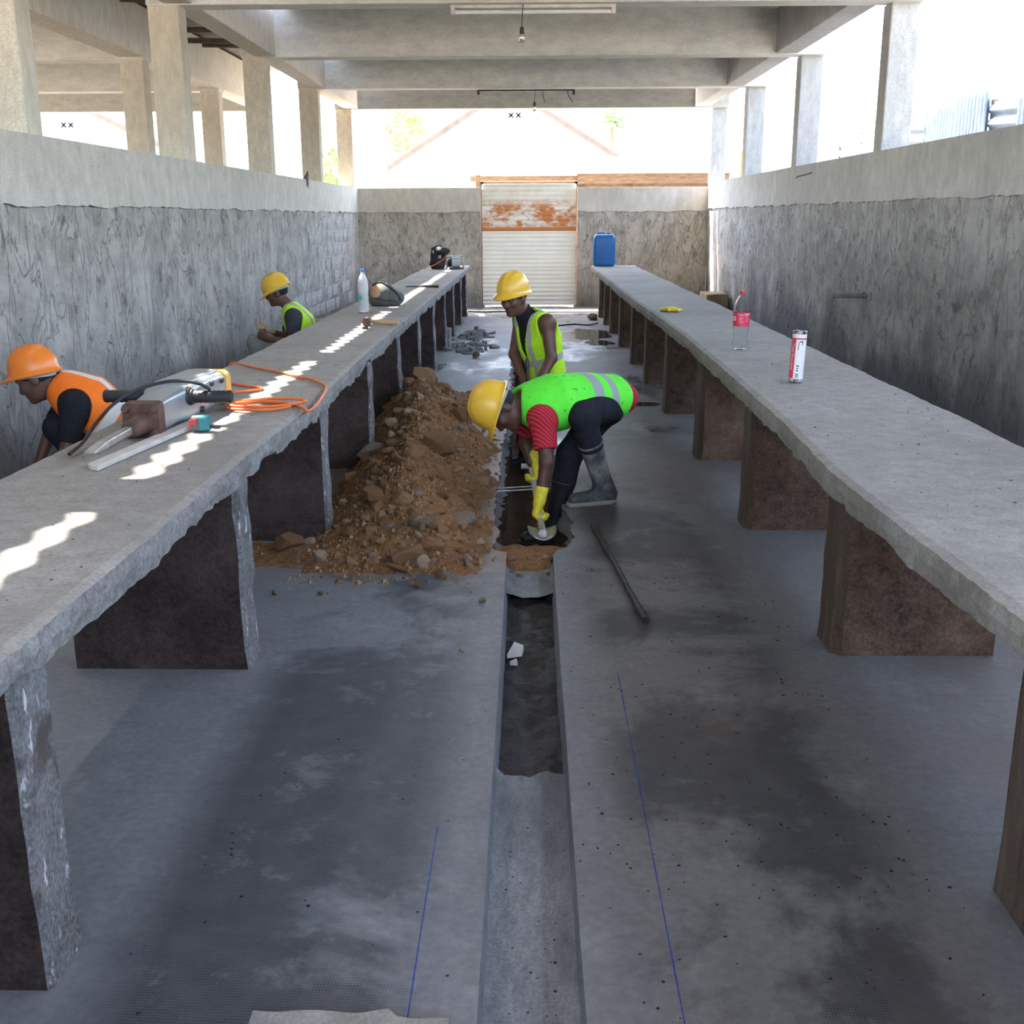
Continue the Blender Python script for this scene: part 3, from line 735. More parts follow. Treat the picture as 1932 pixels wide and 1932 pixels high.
# lean-to of timber and sheets right behind the gate
root = empty('lean_to_shed', (1.2, 24.5, 0)); tag(root, 'timber lean-to with a corrugated roof above the gate', 'shed')
for x in (-1.05, 1.05, 2.2, 3.95): build('post', MB().box((x - .05, 24.0, 0), (x + .05, 24.1, 2.42)), 'timber', root)
build('beam', MB().box((-1.2, 23.9, 2.30), (1.25, 24.0, 2.40)), 'timber', root)
build('beam', MB().box((1.0, 23.8, 2.24), (4.1, 23.9, 2.44)), 'timber', root)
build('board', MB().box((-.95, 23.95, 2.10), (1.1, 24.02, 2.16)), 'darktimber', root)
build('plank_wall', MB().box((1.1, 24.1, 0), (4.0, 24.16, 2.25)), 'timber', root)
mb = MB(); n = 140; A = []; B = []
for i in range(n + 1):
    x = -1.35 + 5.6 * i / n; z = .022 * math.sin(2 * math.pi * x / .16); A.append((x, 23.6, 2.46 + z)); B.append((x, 27.5, 2.95 + z))
mb.rings([A, B], close=False, caps=False); build('roof_sheet', mb, 'sheet', root, smooth='all', fixn=False)
# fence of loose sheets beyond the right wall
fr = empty('sheet_fence', (5.9, 17, 0)); tag(fr, 'fence of loose blue-grey corrugated sheets beyond the right wall', 'fence')
yy = 6.0; k = 0
while yy < 24.2:
    w = rnd(.75, 1.5); horiz = (k % 3 == 1) or yy > 17.5
    top = 3.02 + .12 * math.sin(k * 1.7) + (.06 if yy > 20 else 0); x = 5.9 + .03 * (k % 2)
    mb = MB(); A = []; B = []; n = 60
    if horiz:
        for i in range(n + 1):
            z = 1.2 + (top - 1.2) * i / n; d = .03 * math.sin(2 * math.pi * z / .17); A.append((x + d, yy, z)); B.append((x + d, yy + w + .05, z + .05))
    else:
        for i in range(n + 1):
            y = yy + (w + .05) * i / n; d = .03 * math.sin(2 * math.pi * y / .12); A.append((x + d, y, 0)); B.append((x + d, y, top))
    mb.rings([A, B], close=False, caps=False); build('sheet', mb, 'fencesheet', fr, smooth='all', fixn=False)
    build('post', MB().box((x + .05, yy, 0), (x + .12, yy + .07, top - .1)), 'timber', fr)
    yy += w; k += 1
# trees
def tree(x, y, z0, h, rad, n, label, leafm='leaf', size=.16, seed=1):
    rr = random.Random(seed); root = empty('tree', (x, y, 0)); tag(root, label, 'tree', None)
    build('trunk', MB().tube([(x, y, 0), (x + .1, y, z0 * .6), (x, y, z0 + h * .4)], [.12, .09, .04], 8), 'bark', root)
    mb = MB()
    for i in range(n):
        th = rr.uniform(0, 6.283); u = rr.uniform(-1, 1); r = rad * rr.uniform(.35, 1) ** .6
        c = Vector((x + r * math.cos(th) * math.sqrt(1 - u * u), y + r * math.sin(th) * math.sqrt(1 - u * u), z0 + h * .5 + h * .55 * u * rr.uniform(.5, 1)))
        a = Vector((rr.gauss(0, 1), rr.gauss(0, 1), rr.gauss(0, .6))).normalized(); b = a.cross(Vector((rr.gauss(0, 1), rr.gauss(0, 1), rr.gauss(0, 1)))).normalized()
        s = size * rr.uniform(.6, 1.2)
        mb.add([c - a * s, c + b * s * .4, c + a * s, c - b * s * .4], [(0, 1, 2, 3)])
    o = build('foliage', mb, leafm, root, fixn=False); o['kind'] = 'stuff'
    return root
tree(-4.45, 42.5, 3.7, 1.7, .75, 420, 'leafy green tree left of the gable house', size=.13, seed=2)
tree(-6.75, 41.0, 2.4, 1.5, .6, 260, 'low green bush left of the gable house by the column', seed=3)
def palm(x, y, h, L, nfr, label, seed):
    rr = random.Random(seed); root = empty('palm_tree', (x, y, 0)); tag(root, label, 'palm')
    build('trunk', MB().tube([(x, y, 0), (x + .05, y, h * .5), (x, y, h)], [.14, .11, .08], 8), 'bark', root)
    for k in range(nfr):
        a = 6.283 * k / nfr + rr.uniform(-.3, .3); el = rr.uniform(.2, 1.3); mb = MB(); p = Vector((x, y, h)); d = Vector((math.cos(a) * math.cos(el), math.sin(a) * math.cos(el), math.sin(el)))
        side = d.cross(Vector((0, 0, 1))).normalized(); pts = []
        for i in range(9):
            pts.append(p.copy()); d = (d + Vector((0, 0, -.16))).normalized(); p = p + d * (L / 8)
        for i in range(1, 9):
            q = pts[i]
            for s in (-1, 1):
                t = q + side * s * L * .22 * (1 - i / 11) + d * .1 + Vector((0, 0, -.06)); w = (pts[i] - pts[i - 1]) * .35
                mb.add([q - w, q + w, t + w * .2, t - w * .2], [(0, 1, 2, 3)])
        build('frond', mb, 'palmleaf', root, fixn=False)
    return root
palm(3.0, 42.5, 4.75, 1.4, 11, 'small palm showing above the roof right of the gable house', 4)
palm(7.9, 34.0, 2.7, 1.3, 11, 'palm crown showing over the right wall between two columns', 5)
# little things over the far walls
o = build('yellow_panel', MB().box((4.75, 26.2, 0), (4.80, 26.75, 3.0)), 'yellowpaint', at=(4.77, 26.5, 0)); tag(o, 'bright yellow panel standing outside the far right column', 'panel')
o = build('green_tub', MB().lathe((-3.55, 24.0, 0), [(.22, 0), (.26, 2.15), (.27, 2.17), (.22, 2.2), (.0, 2.2)], 18), 'greenplastic', at=(-3.55, 24, 0)); tag(o, 'green plastic drum behind the far left corner', 'drum')
# ------------------------------------------------------------------ people: smooth implicit bodies turned into one continuous mesh
def V3(p): return np.array(p, dtype=np.float32)
def unit(v): v = np.array(v, dtype=np.float32); return v / np.linalg.norm(v)
class Prim:
    pass
def cap(p0, p1, r0, r1=None, flat=None, q=1.0, k=.02, op='u'):
    """tapered capsule, optionally flattened by q along direction `flat`"""
    p0, p1 = V3(p0), V3(p1); r1 = r0 if r1 is None else r1
    P = Prim(); m = max(r0, r1); P.lo = np.minimum(p0, p1) - m; P.hi = np.maximum(p0, p1) + m; P.k = k; P.op = op
    fl = unit(flat) if flat is not None else None
    ax = p1 - p0; L2 = max(1e-9, float(ax @ ax))
    def f(X):
        d = X - p0
        t = np.clip((d @ ax) / L2, 0, 1)
        r = d - t[..., None] * ax
        if fl is not None:
            c = r @ fl; r = r + (c * (1 / q - 1))[..., None] * fl
        n = np.sqrt((r * r).sum(-1)); rad = r0 + (r1 - r0) * t
        return (n - rad) * (q if fl is not None else 1.0)
    P.f = f; return P
def ell(c, rad, axes=None, k=.02, op='u'):
    c = V3(c); rad = V3(rad); A = np.array(axes if axes is not None else np.eye(3), dtype=np.float32)
    P = Prim(); m = rad.max(); P.lo = c - m; P.hi = c + m; P.k = k; P.op = op
    def f(X):
        d = (X - c) @ A.T
        a = d / rad; k0 = np.sqrt((a * a).sum(-1)) + 1e-6; b = a / rad; k1 = np.sqrt((b * b).sum(-1)) + 1e-6
        return k0 * (k0 - 1) / k1
    P.f = f; return P
def grow(prims, e):
    out = []
    for p in prims:
        q = Prim(); q.lo = p.lo - e; q.hi = p.hi + e; q.k = p.k; q.op = p.op; g = p.f
        q.f = (lambda X, g=g: g(X) - e); out.append(q)
    return out
def sdf_mesh(prims, h, post=None, clip_lo=None, clip_hi=None):
    lo = np.min([p.lo for p in prims if p.op == 'u'], axis=0) - 3 * h; hi = np.max([p.hi for p in prims if p.op == 'u'], axis=0) + 3 * h
    n = np.ceil((hi - lo) / h).astype(int) + 1
    ax = [lo[i] + h * np.arange(n[i], dtype=np.float32) for i in range(3)]
    D = np.full(n, .25, dtype=np.float32)
    for p in prims:
        pad = p.k + 3 * h
        a = np.clip(np.floor((p.lo - pad - lo) / h).astype(int), 0, n - 1); b = np.clip(np.ceil((p.hi + pad - lo) / h).astype(int) + 1, 1, n)
        if (b <= a).any(): continue
        s = tuple(slice(a[i], b[i]) for i in range(3))
        X = np.stack(np.meshgrid(ax[0][s[0]], ax[1][s[1]], ax[2][s[2]], indexing='ij'), -1)
        d = p.f(X); E = D[s]; k = p.k
        if p.op == 'u':
            w = np.maximum(k - np.abs(E - d), 0) / k if k > 0 else 0
            D[s] = np.minimum(E, d) - w * w * k * .25
        else:
            d = -d; w = np.maximum(k - np.abs(E - d), 0) / k if k > 0 else 0
            D[s] = np.maximum(E, d) + w * w * k * .25
    if post is not None:
        X = np.stack(np.meshgrid(*ax, indexing='ij'), -1); D = post(X, D)
    D[0] = D[-1] = .2; D[:, 0] = D[:, -1] = .2; D[:, :, 0] = D[:, :, -1] = .2
    ins = D < 0
    c = [ins[i:n[0] - 1 + i, j:n[1] - 1 + j, k:n[2] - 1 + k] for i in (0, 1) for j in (0, 1) for k in (0, 1)]
    tot = sum(x.astype(np.int8) for x in c); mask = (tot > 0) & (tot < 8)
    ids = np.full(mask.shape, -1, dtype=np.int64); cell = np.argwhere(mask); ids[mask] = np.arange(len(cell))
    acc = np.zeros((len(cell), 3), np.float32); cnt = np.zeros(len(cell), np.float32)
    ci, cj, ck = cell.T
    for axn in range(3):
        for u in (0, 1):
            for v in (0, 1):
                o = [0, 0, 0]; oth = [a for a in range(3) if a != axn]; o[oth[0]] = u; o[oth[1]] = v
                e = list(o); e[axn] = 1
                d0 = D[ci + o[0], cj + o[1], ck + o[2]]; d1 = D[ci + e[0], cj + e[1], ck + e[2]]
                s = (d0 < 0) != (d1 < 0); t = np.where(s, d0 / np.where(s, d0 - d1, 1), 0)
                pos = np.tile(np.array(o, np.float32), (len(cell), 1)); pos[:, axn] = t
                acc[s] += pos[s]; cnt[s] += 1
    vert = lo + h * (cell + acc / cnt[:, None])
    faces = []
    for axn in range(3):
        sl0 = [slice(None)] * 3; sl1 = [slice(None)] * 3; sl0[axn] = slice(0, -1); sl1[axn] = slice(1, None)
        a, b = ins[tuple(sl0)], ins[tuple(sl1)]
        E = np.argwhere(a != b); sign = a[tuple(E.T)]
        o1, o2 = (axn + 1) % 3, (axn + 2) % 3
        E1 = E.copy(); E1[:, o1] -= 1; E2 = E.copy(); E2[:, o2] -= 1; E3 = E1.copy(); E3[:, o2] -= 1
        q = np.stack([ids[tuple(x.T)] for x in (E, E1, E3, E2)], 1)
        ok = (q >= 0).all(1); q = q[ok]; sign = sign[ok]
        q[~sign] = q[~sign][:, ::-1]; faces.append(q)
    F = np.concatenate(faces)
    # light smoothing
    for _ in range(2):
        S = np.zeros_like(vert); C = np.zeros(len(vert), np.float32)
        for i in range(4):
            for j in (1, 3):
                np.add.at(S, F[:, i], vert[F[:, (i + j) % 4]]); np.add.at(C, F[:, i], 1)
        vert = vert * .55 + .45 * S / np.maximum(C, 1)[:, None]
    return vert, F
def sdf_obj(name, prims, h, mat, parent=None, at=None, post=None, stripe=None):
    v, f = sdf_mesh(prims, h, post)
    me = bpy.data.meshes.new(name)
    base = np.array(world_loc(parent) if parent is not None else (0, 0, 0)); org = np.array(at) if at is not None else base
    me.from_pydata((v - org).tolist(), [], f.tolist()); me.materials.append(M[mat])
    me.polygons.foreach_set('use_smooth', [True] * len(me.polygons))
    if stripe is not None:
        a = me.attributes.new('stripe', 'FLOAT', 'POINT'); a.data.foreach_set('value', stripe(v).astype(np.float32))
    o = bpy.data.objects.new(name, me); COL.objects.link(o)
    if parent is not None: o.parent = parent
    o.location = tuple(org - base); return o

def frame(f, u):
    f = unit(f); u = np.array(u, np.float32); u = unit(u - f * (u @ f)); return f, np.cross(u, f), u     # forward, left, up
def head_prims(c, f, l, u):
    c = V3(c); P = lambda a, b, d: c + f * a + l * b + u * d; A = np.stack([f, l, u])
    pr = [ell(P(-.012, 0, .03), (.098, .077, .092), A, .02), ell(P(.025, 0, -.02), (.07, .064, .085), A, .03), ell(P(.028, 0, -.07), (.058, .05, .045), A, .03),
          cap(P(.088, 0, .022), P(.108, 0, -.02), .010, .015, k=.014), cap(P(.10, -.014, -.024), P(.10, .014, -.024), .0095, k=.01),
          cap(P(.082, -.045, .036), P(.082, .045, .036), .011, k=.018),
          cap(P(.070, -.045, -.012), P(.070, .045, -.012), .018, k=.03),
          cap(P(.092, -.018, -.050), P(.092, .018, -.050), .0085, k=.008), cap(P(.088, -.016, -.064), P(.088, .016, -.064), .0095, k=.008), ell(P(.078, 0, -.093), (.022, .026, .018), A, .02)]
    for s in (-1, 1):
        pr.append(ell(P(-.012, s * .078, -.006), (.024, .010, .034), A, .008)); pr.append(ell(P(.098, s * .033, .014), (.020, .017, .013), A, .012, 's'))
    return pr
def hand_prims(wr, d, n, left, curl=60, e=0.0, scale=1.0, thumb=40):
    wr = V3(wr); d = unit(d); n = np.array(n, np.float32); n = unit(n - d * (n @ d)); s = np.cross(n, d) if left else np.cross(d, n)
    z = scale; pr = []
    for i in range(4):
        o = (1.5 - i) * .021 * z
        pr.append(cap(wr + s * o * .55, wr + d * .085 * z + s * o, .0155 * z + e, .0135 * z + e, k=.016))
    for i, L in enumerate((.074, .083, .077, .060)):
        o = (1.5 - i) * .0225 * z; p = wr + d * .085 * z + s * o; a = 0; dirn = d
        for seg, fr in enumerate((.44, .31, .25)):
            a += math.radians(curl * (.9, 1.0, .75)[seg]); dirn = d * math.cos(a) + n * math.sin(a) + s * (1.5 - i) * .03
            q = p + dirn * L * fr * z * 1.15; r = (.0105, .0096, .0086)[seg] * z
            pr.append(cap(p, q, r + e, r * .93 + e, k=.004)); p = q
    p = wr + d * .022 * z + s * .028 * z; q = p + unit(s * .75 + d * .75 + n * .45) * .042 * z; r_ = q + unit(s * .15 + d * .8 + n * .75) * .034 * z
    pr.append(cap(p - s * .01, q, .0145 * z + e, .0115 * z + e, k=.010)); pr.append(cap(q, r_, .0112 * z + e, .0095 * z + e, k=.005))
    return pr
def torso_prims(J, L, hw=(.165, .145, .175), q=.62):
    sp = unit(V3(J['neck']) - V3(J['pelvis'])); fb = unit(np.cross(L, sp))
    a, b, c, n = (V3(J[x]) for x in ('pelvis', 'waist', 'chest', 'neck'))
    return [cap(a, b, hw[0], hw[1], fb, q, .05), cap(b, c, hw[1], hw[2], fb, q, .05), cap(c, c * .35 + n * .65, hw[2], .085, fb, q + .1, .05),
            cap(V3(J['shL']) * .85 + c * .15, V3(J['shR']) * .85 + c * .15, .062, k=.05)], sp, fb
def arm_prims(sh, el, wr, s=1.0):
    sh, el, wr = V3(sh), V3(el), V3(wr)
    return [ell(sh, (.062 * s,) * 3, k=.04), cap(sh, el, .052 * s, .040 * s, k=.03), cap(el, wr, .041 * s, .027 * s, k=.02)]
def leg_prims(hip, kn, an, s=1.0):
    hip, kn, an = V3(hip), V3(kn), V3(an)
    return [cap(hip, kn, .088 * s, .060 * s, k=.05), cap(kn, kn * .6 + an * .4, .058 * s, .058 * s, k=.03), cap(kn * .6 + an * .4, an, .057 * s, .040 * s, k=.03)]

def hard_hat(parent, c, f, l, u, mat, label):
    """dome with ridges, rim and front peak; f forward, u up"""
    c = V3(c); mb = MB(); n = 48; m = 14; rings = []
    def P(a, b, d): return tuple(c + f * a + l * b + u * d)
    for i in range(m + 1):
        ph = (math.pi / 2) * i / m * .985; row = []
        for k in range(n):
            t = 2 * math.pi * k / n; ct, st = math.cos(t), math.sin(t)
            r = math.cos(ph) ** .82; a = .138 * r * ct; b = .114 * r * st; d = .142 * math.sin(ph) ** .95
            rg = .010 * (math.exp(-(b / .013) ** 2) + .6 * math.exp(-((abs(b) - .048) / .010) ** 2)) * min(1, d / .06)
            d += rg * math.sin(ph); a += rg * .6 * math.copysign(1, ct) * math.cos(ph)
            row.append(P(a, b, d))
        rings.append(row)
    rim = []; rim2 = []
    for k in range(n):
        t = 2 * math.pi * k / n; ct, st = math.cos(t), math.sin(t)
        pk = .014 + .050 * max(0, ct) ** 1.6; dz = -.014 - .016 * max(0, ct) ** 2
        rim.append(P((.138 + pk) * ct, (.114 + .014 + .004 * max(0, ct)) * st, dz)); rim2.append(P((.138 + pk - .004) * ct, (.114 + .011) * st, dz - .007))
    inner = [P(.132 * math.cos(2 * math.pi * k / n), .108 * math.sin(2 * math.pi * k / n), -.004) for k in range(n)]
    top_in = [P(.09 * math.cos(2 * math.pi * k / n), .075 * math.sin(2 * math.pi * k / n), .105) for k in range(n)]
    mb.rings([top_in, inner, rim2, rim] + rings)
    o = build('hard_hat', mb, mat, parent, smooth=50); o['label'] = label
    mb = MB()
    R0 = [P(.112 * math.cos(2 * math.pi * k / 32), .093 * math.sin(2 * math.pi * k / 32), .004) for k in range(32)]
    R1 = [P(.108 * math.cos(2 * math.pi * k / 32) - .004, .090 * math.sin(2 * math.pi * k / 32), -.030 - .012 * max(0, -math.cos(2 * math.pi * k / 32))) for k in range(32)]
    R2 = [P(.101 * math.cos(2 * math.pi * k / 32) - .004, .083 * math.sin(2 * math.pi * k / 32), -.030 - .012 * max(0, -math.cos(2 * math.pi * k / 32))) for k in range(32)]
    R3 = [P(.104 * math.cos(2 * math.pi * k / 32), .086 * math.sin(2 * math.pi * k / 32), .004) for k in range(32)]
    mb.rings([R3, R2, R1, R0], caps=False); build('headband', mb, 'strapgrey', o, smooth=50)
    return o
def face_bits(parent, c, f, l, u):
    c = V3(c)
    for s in (-1, 1):
        p = c + f * .0795 + l * s * .033 + u * .013
        e = build('eye', MB().ell(p, (.0105, .0105, .008), 12, 8), 'eye', parent, smooth='all')
        build('pupil', MB().ell(p + f * .0062 - u * .001, (.0058, .0058, .0058), 8, 6), 'pupil', e, smooth='all')
        build('eyebrow', MB().tube([tuple(c + f * .092 + l * s * .014 + u * .040), tuple(c + f * .091 + l * s * .034 + u * .044), tuple(c + f * .080 + l * s * .052 + u * .038)], [.004, .005, .003], 6), 'hair', parent, smooth='all')
def hair(parent, c, f, l, u, h=.006):
    c = V3(c); A = np.stack([f, l, u])
    pr = [ell(c - f * .016 + u * .032, (.103, .083, .096), A, .01)]
    def post(X, D):
        d = X - c; a = d @ f; z = d @ u
        return np.maximum(D, np.maximum(-(z + .035 - np.maximum(0, a + .01) * .9), -(.062 - a + np.minimum(0, .05 - z) * .0)))
    sdf_obj('hair', pr, h, 'hair', parent, post=post)

def vest(parent, name, tor, J, L, sp, fb, mat, grow_by, t0, bands, straps, label, armr=.10, vneck=None, h=.008, neckr=.075, arm_extra=None):
    """sleeveless hi-vis vest over the torso; bands: (t, half width) round the body, straps: (lateral, half width)"""
    pel = V3(J['pelvis']); neck = V3(J['neck']); sL, sR = V3(J['shL']), V3(J['shR'])
    out = []
    holes = []
    for s, el_ in ((sL, J['elL']), (sR, J['elR'])):
        o = unit(s - V3(J['chest'])); holes.append(cap(s + o * .035, s + o * .035 + unit(V3(el_) - s) * .16, armr, armr * .95, k=.012, op='s'))
    nk = [cap(neck + sp * .03, V3(J['head']), neckr, neckr + .03, k=.012, op='s')]
    def post(X, D):
        d = X - pel; t = d @ sp; lat = d @ L; fr = d @ fb
        D = np.maximum(D, t0 + .012 * np.sin(lat * 14) + .010 * np.sin(fr * 23) - t)
        if vneck is not None:
            c_ = (V3(J['chest']) - pel) @ fb * np.clip(t / max(1e-3, float((V3(J['chest']) - pel) @ sp)), 0, 1.3)
            w = (t - vneck) * .20
            D = np.where(fr - c_ > 0, np.maximum(D, -(np.abs(lat) - np.maximum(w, .003))), D)
        return D
    def stripe(v):
        d = v - pel; t = d @ sp; lat = d @ L; s = np.full(len(v), -.5)
        for tc, hw in bands: s = np.maximum(s, hw - np.abs(t - tc))
        for lc, hw in straps: s = np.maximum(s, hw - np.abs(np.abs(lat) - lc))
        return s
    o = sdf_obj(name, grow(tor, grow_by) + holes + nk, h, mat, parent, post=post, stripe=stripe); o['label'] = label
    return o

def boot(parent, kn, an, toe, heel, mat, solemat, zs, label=None, shaft=.62):
    kn, an, toe, heel = V3(kn), V3(an), V3(toe), V3(heel)
    top = an + (kn - an) * shaft; dirn = unit(np.array([toe[0] - heel[0], toe[1] - heel[1], 0])); L = float(np.linalg.norm((toe - heel)[:2]))
    sd = np.cross(dirn, [0, 0, 1]); base = np.array([heel[0], heel[1], zs], np.float32)
    pr = [cap(an + [0, 0, .0], top, .054, .068, k=.02), cap(base + dirn * .055 + [0, 0, .055], base + dirn * (L - .05) + [0, 0, .042], .050, .040, k=.03), cap(an, base + dirn * .05 + [0, 0, .06], .052, .05, k=.03)]
    axs = unit(top - an)
    def post(X, D):
        D = np.maximum(D, (zs + .012) - X[..., 2]); return np.maximum(D, (X - top) @ axs)
    o = sdf_obj('boot', pr, .007, mat, parent, post=post)
    if label: o['label'] = label
    prs = [cap(base + dirn * .05 + [0, 0, .03], base + dirn * (L - .045) + [0, 0, .03], .054, .046, k=.01)]
    def post2(X, D): return np.maximum(np.maximum(D, zs - X[..., 2]), X[..., 2] - zs - .03)
    sdf_obj('sole', prs, .006, solemat, o, post=post2)
    mb = MB().lathe(tuple(top), [(.069, -.014), (.073, -.012), (.073, .004), (.064, .006)], 24, Vector(tuple(axs)), caps=False); build('rim', mb, mat, o, smooth='all')
    return o

# ---- worker bending over the trench
def worker_bending():
    J = dict(pelvis=(0.450, 6.360, 0.590), waist=(0.294, 6.300, 0.605), chest=(0.111, 6.200, 0.585), neck=(-0.030, 6.130, 0.600), head=(-0.140, 6.080, 0.572), shL=(0.076, 6.020, 0.535), elL=(0.098, 5.940, 0.303), wrL=(0.062, 5.900, 0.105), shR=(0.010, 6.370, 0.525), elR=(-0.018, 6.430, 0.310), wrR=(0.013, 6.370, 0.205), hipL=(0.450, 6.250, 0.565), hipR=(0.445, 6.47, 0.52), knL=(0.290, 6.030, 0.545), anL=(0.425, 6.195, 0.112), knR=(0.235, 6.240, 0.289), anR=(0.150, 6.270, -0.140))
    L = unit(np.array(J['shL']) - np.array(J['shR'])) ; L = unit(L * .5 + unit((0.05, -1, 0.05)) * .5)
    f, l, u = frame((-.29, -.22, -.93), (-.93, -.05, .30))
    tor, sp, fb = torso_prims(J, L, (.165, .15, .175), .64)
    armL = arm_prims(J['shL'], J['elL'], J['wrL'], 1.0); armR = arm_prims(J['shR'], J['elR'], J['wrR'], 1.0)
    legL = leg_prims(J['hipL'], J['knL'], J['anL']); legR = leg_prims(J['hipR'], J['knR'], J['anR'])
    ha = unit((0.0, -.955, -.30))
    dL = unit((-.30, -.15, -.90)); nL = unit((.9, 0, -.2)); dR = unit((.03, -.25, -.9)); nR = unit((-.9, .1, .1)); J['wrR'] = (.048, 6.37, .205)
    handL = hand_prims(J['wrL'], dL, nL, True, 62); handR = hand_prims(J['wrR'], dR, nR, False, 62)
    body = grow(tor, -.01) + armL + armR + legL + legR + handL + handR + [cap(J['neck'], J['head'], .062, .056, k=.03)] + head_prims(J['head'], f, l, u)
    p = sdf_obj('person', body, .006, 'skinD', at=(.42, 6.2, 0))
    tag(p, 'worker in red shirt and green vest bending into the trench with a spade', 'person')
    face_bits(p, J['head'], f, l, u); hair(p, J['head'], f, l, u)
    hard_hat(p, V3(J['head']) + u * .048 - f * .004, f, l, u, 'hatY', 'yellow hard hat tipped downwards')
    # shirt with short sleeves
    e = .012
    cut = [(V3(J['shL']), V3(J['elL'])), (V3(J['shR']), V3(J['elR']))]
    shirt = grow(tor, .010) + grow([armL[0], armL[1]], .022) + grow([armR[0], armR[1]], .022)
    pel = V3(J['pelvis'])
    def post(X, D):
        for a, b in cut:
            ax = b - a; Ln = np.linalg.norm(ax); ax = ax / Ln; d = X - a; t = d @ ax
            near = np.linalg.norm(d - t[..., None] * ax, axis=-1) < .11
            D = np.where(near & (t > .0) & (X[..., 2] < a[2] - .06), np.maximum(D, t - Ln * .72), D)
        return D
    o = sdf_obj('shirt', shirt, .007, 'redshirt', p, post=post); o['label'] = 'red ribbed short-sleeved shirt'
    o = sdf_obj('trousers', [cap(J['pelvis'], V3(J['pelvis']) * .55 + V3(J['waist']) * .45, .158, .150, fb, .64, .04)] + grow(legL[:2], .014) + grow(legR[:2], .014) + [cap(J['pelvis'], V3(J['pelvis']) + [.0, .0, -.05], .112, k=.04)], .008, 'trousers', p, ); o['label'] = 'black work trousers'
    vest(p, 'vest', tor, J, L, sp, fb, 'vestG', .028, -.065, [(.155, .030), (.055, .022)], [], 'bright green vest with grey reflective bands', armr=.085)
    boot(p, J['knL'], J['anL'], (.215, 6.115, 0), (.50, 6.235, 0), 'boot', 'bootsole', 0.0, 'grey muddy rubber boot on the trench edge')
    boot(p, J['knR'], J['anR'], (-.06, 6.22, -.25), (.205, 6.30, -.25), 'bootdark', 'bootdark', -.258, 'black rubber boot standing in the trench')
    for hp, wr, d, lab in ((hand_prims(J['wrL'], dL, nL, True, 62, .004), V3(J['wrL']), dL, 'near'), (hand_prims(J['wrR'], dR, nR, False, 62, .004), V3(J['wrR']), dR, 'far')):
        back = -unit(V3(J['wrL']) - V3(J['elL'])) if lab == 'near' else -unit(V3(J['wrR']) - V3(J['elR']))
        g = hp + [cap(wr + back * .05, wr + d * .02, .037, .032, k=.02)]
        sdf_obj('glove', g, .0042, 'glove', p)['label'] = 'yellow rubber work glove'
    # the spade he holds
    a = V3(J['wrL']) + dL * .092 + nL * .026; b = V3(J['wrR']) + dR * .092 + nR * .026
    dirn = unit(a - b); tip = a + dirn * .17
    s = empty('spade', tuple(tip)); tag(s, 'short spade held by the bending worker in the trench', 'spade')
    build('handle', MB().tube([tuple(b - dirn * .16), tuple(tip)], .0165, 12), 'greywood', s, smooth=40)
    build('grip', MB().tube([tuple(b - dirn * .16 + np.array([-.06, 0, 0])), tuple(b - dirn * .16 + np.array([.06, 0, 0]))], .016, 10), 'greywood', s, smooth=40)
    up = Vector((0, 0, 1)); dv = Vector(tuple(dirn)); sv = dv.cross(up).normalized(); nv = sv.cross(dv)
    mb = MB(); rows = []
    for i in range(7):
        t = i / 6; w = .075 * (1 - .35 * t ** 3); c = Vector(tuple(tip)) + dv * (-.03 + .13 * t)
        rows.append([c + sv * (w * (k - 4) / 4) + nv * (.02 * ((k - 4) / 4) ** 2) for k in range(9)])
    mb.rings(rows, close=False, caps=False); bl = build('blade', mb, 'steel', s, smooth=60, fixn=False); md = bl.modifiers.new('t', 'SOLIDIFY'); md.thickness = .004
    build('socket', MB().tube([tuple(tip - dirn * .10), tuple(tip + dirn * .03)], [.020, .024], 12), 'steel', s, smooth=40)
worker_bending()

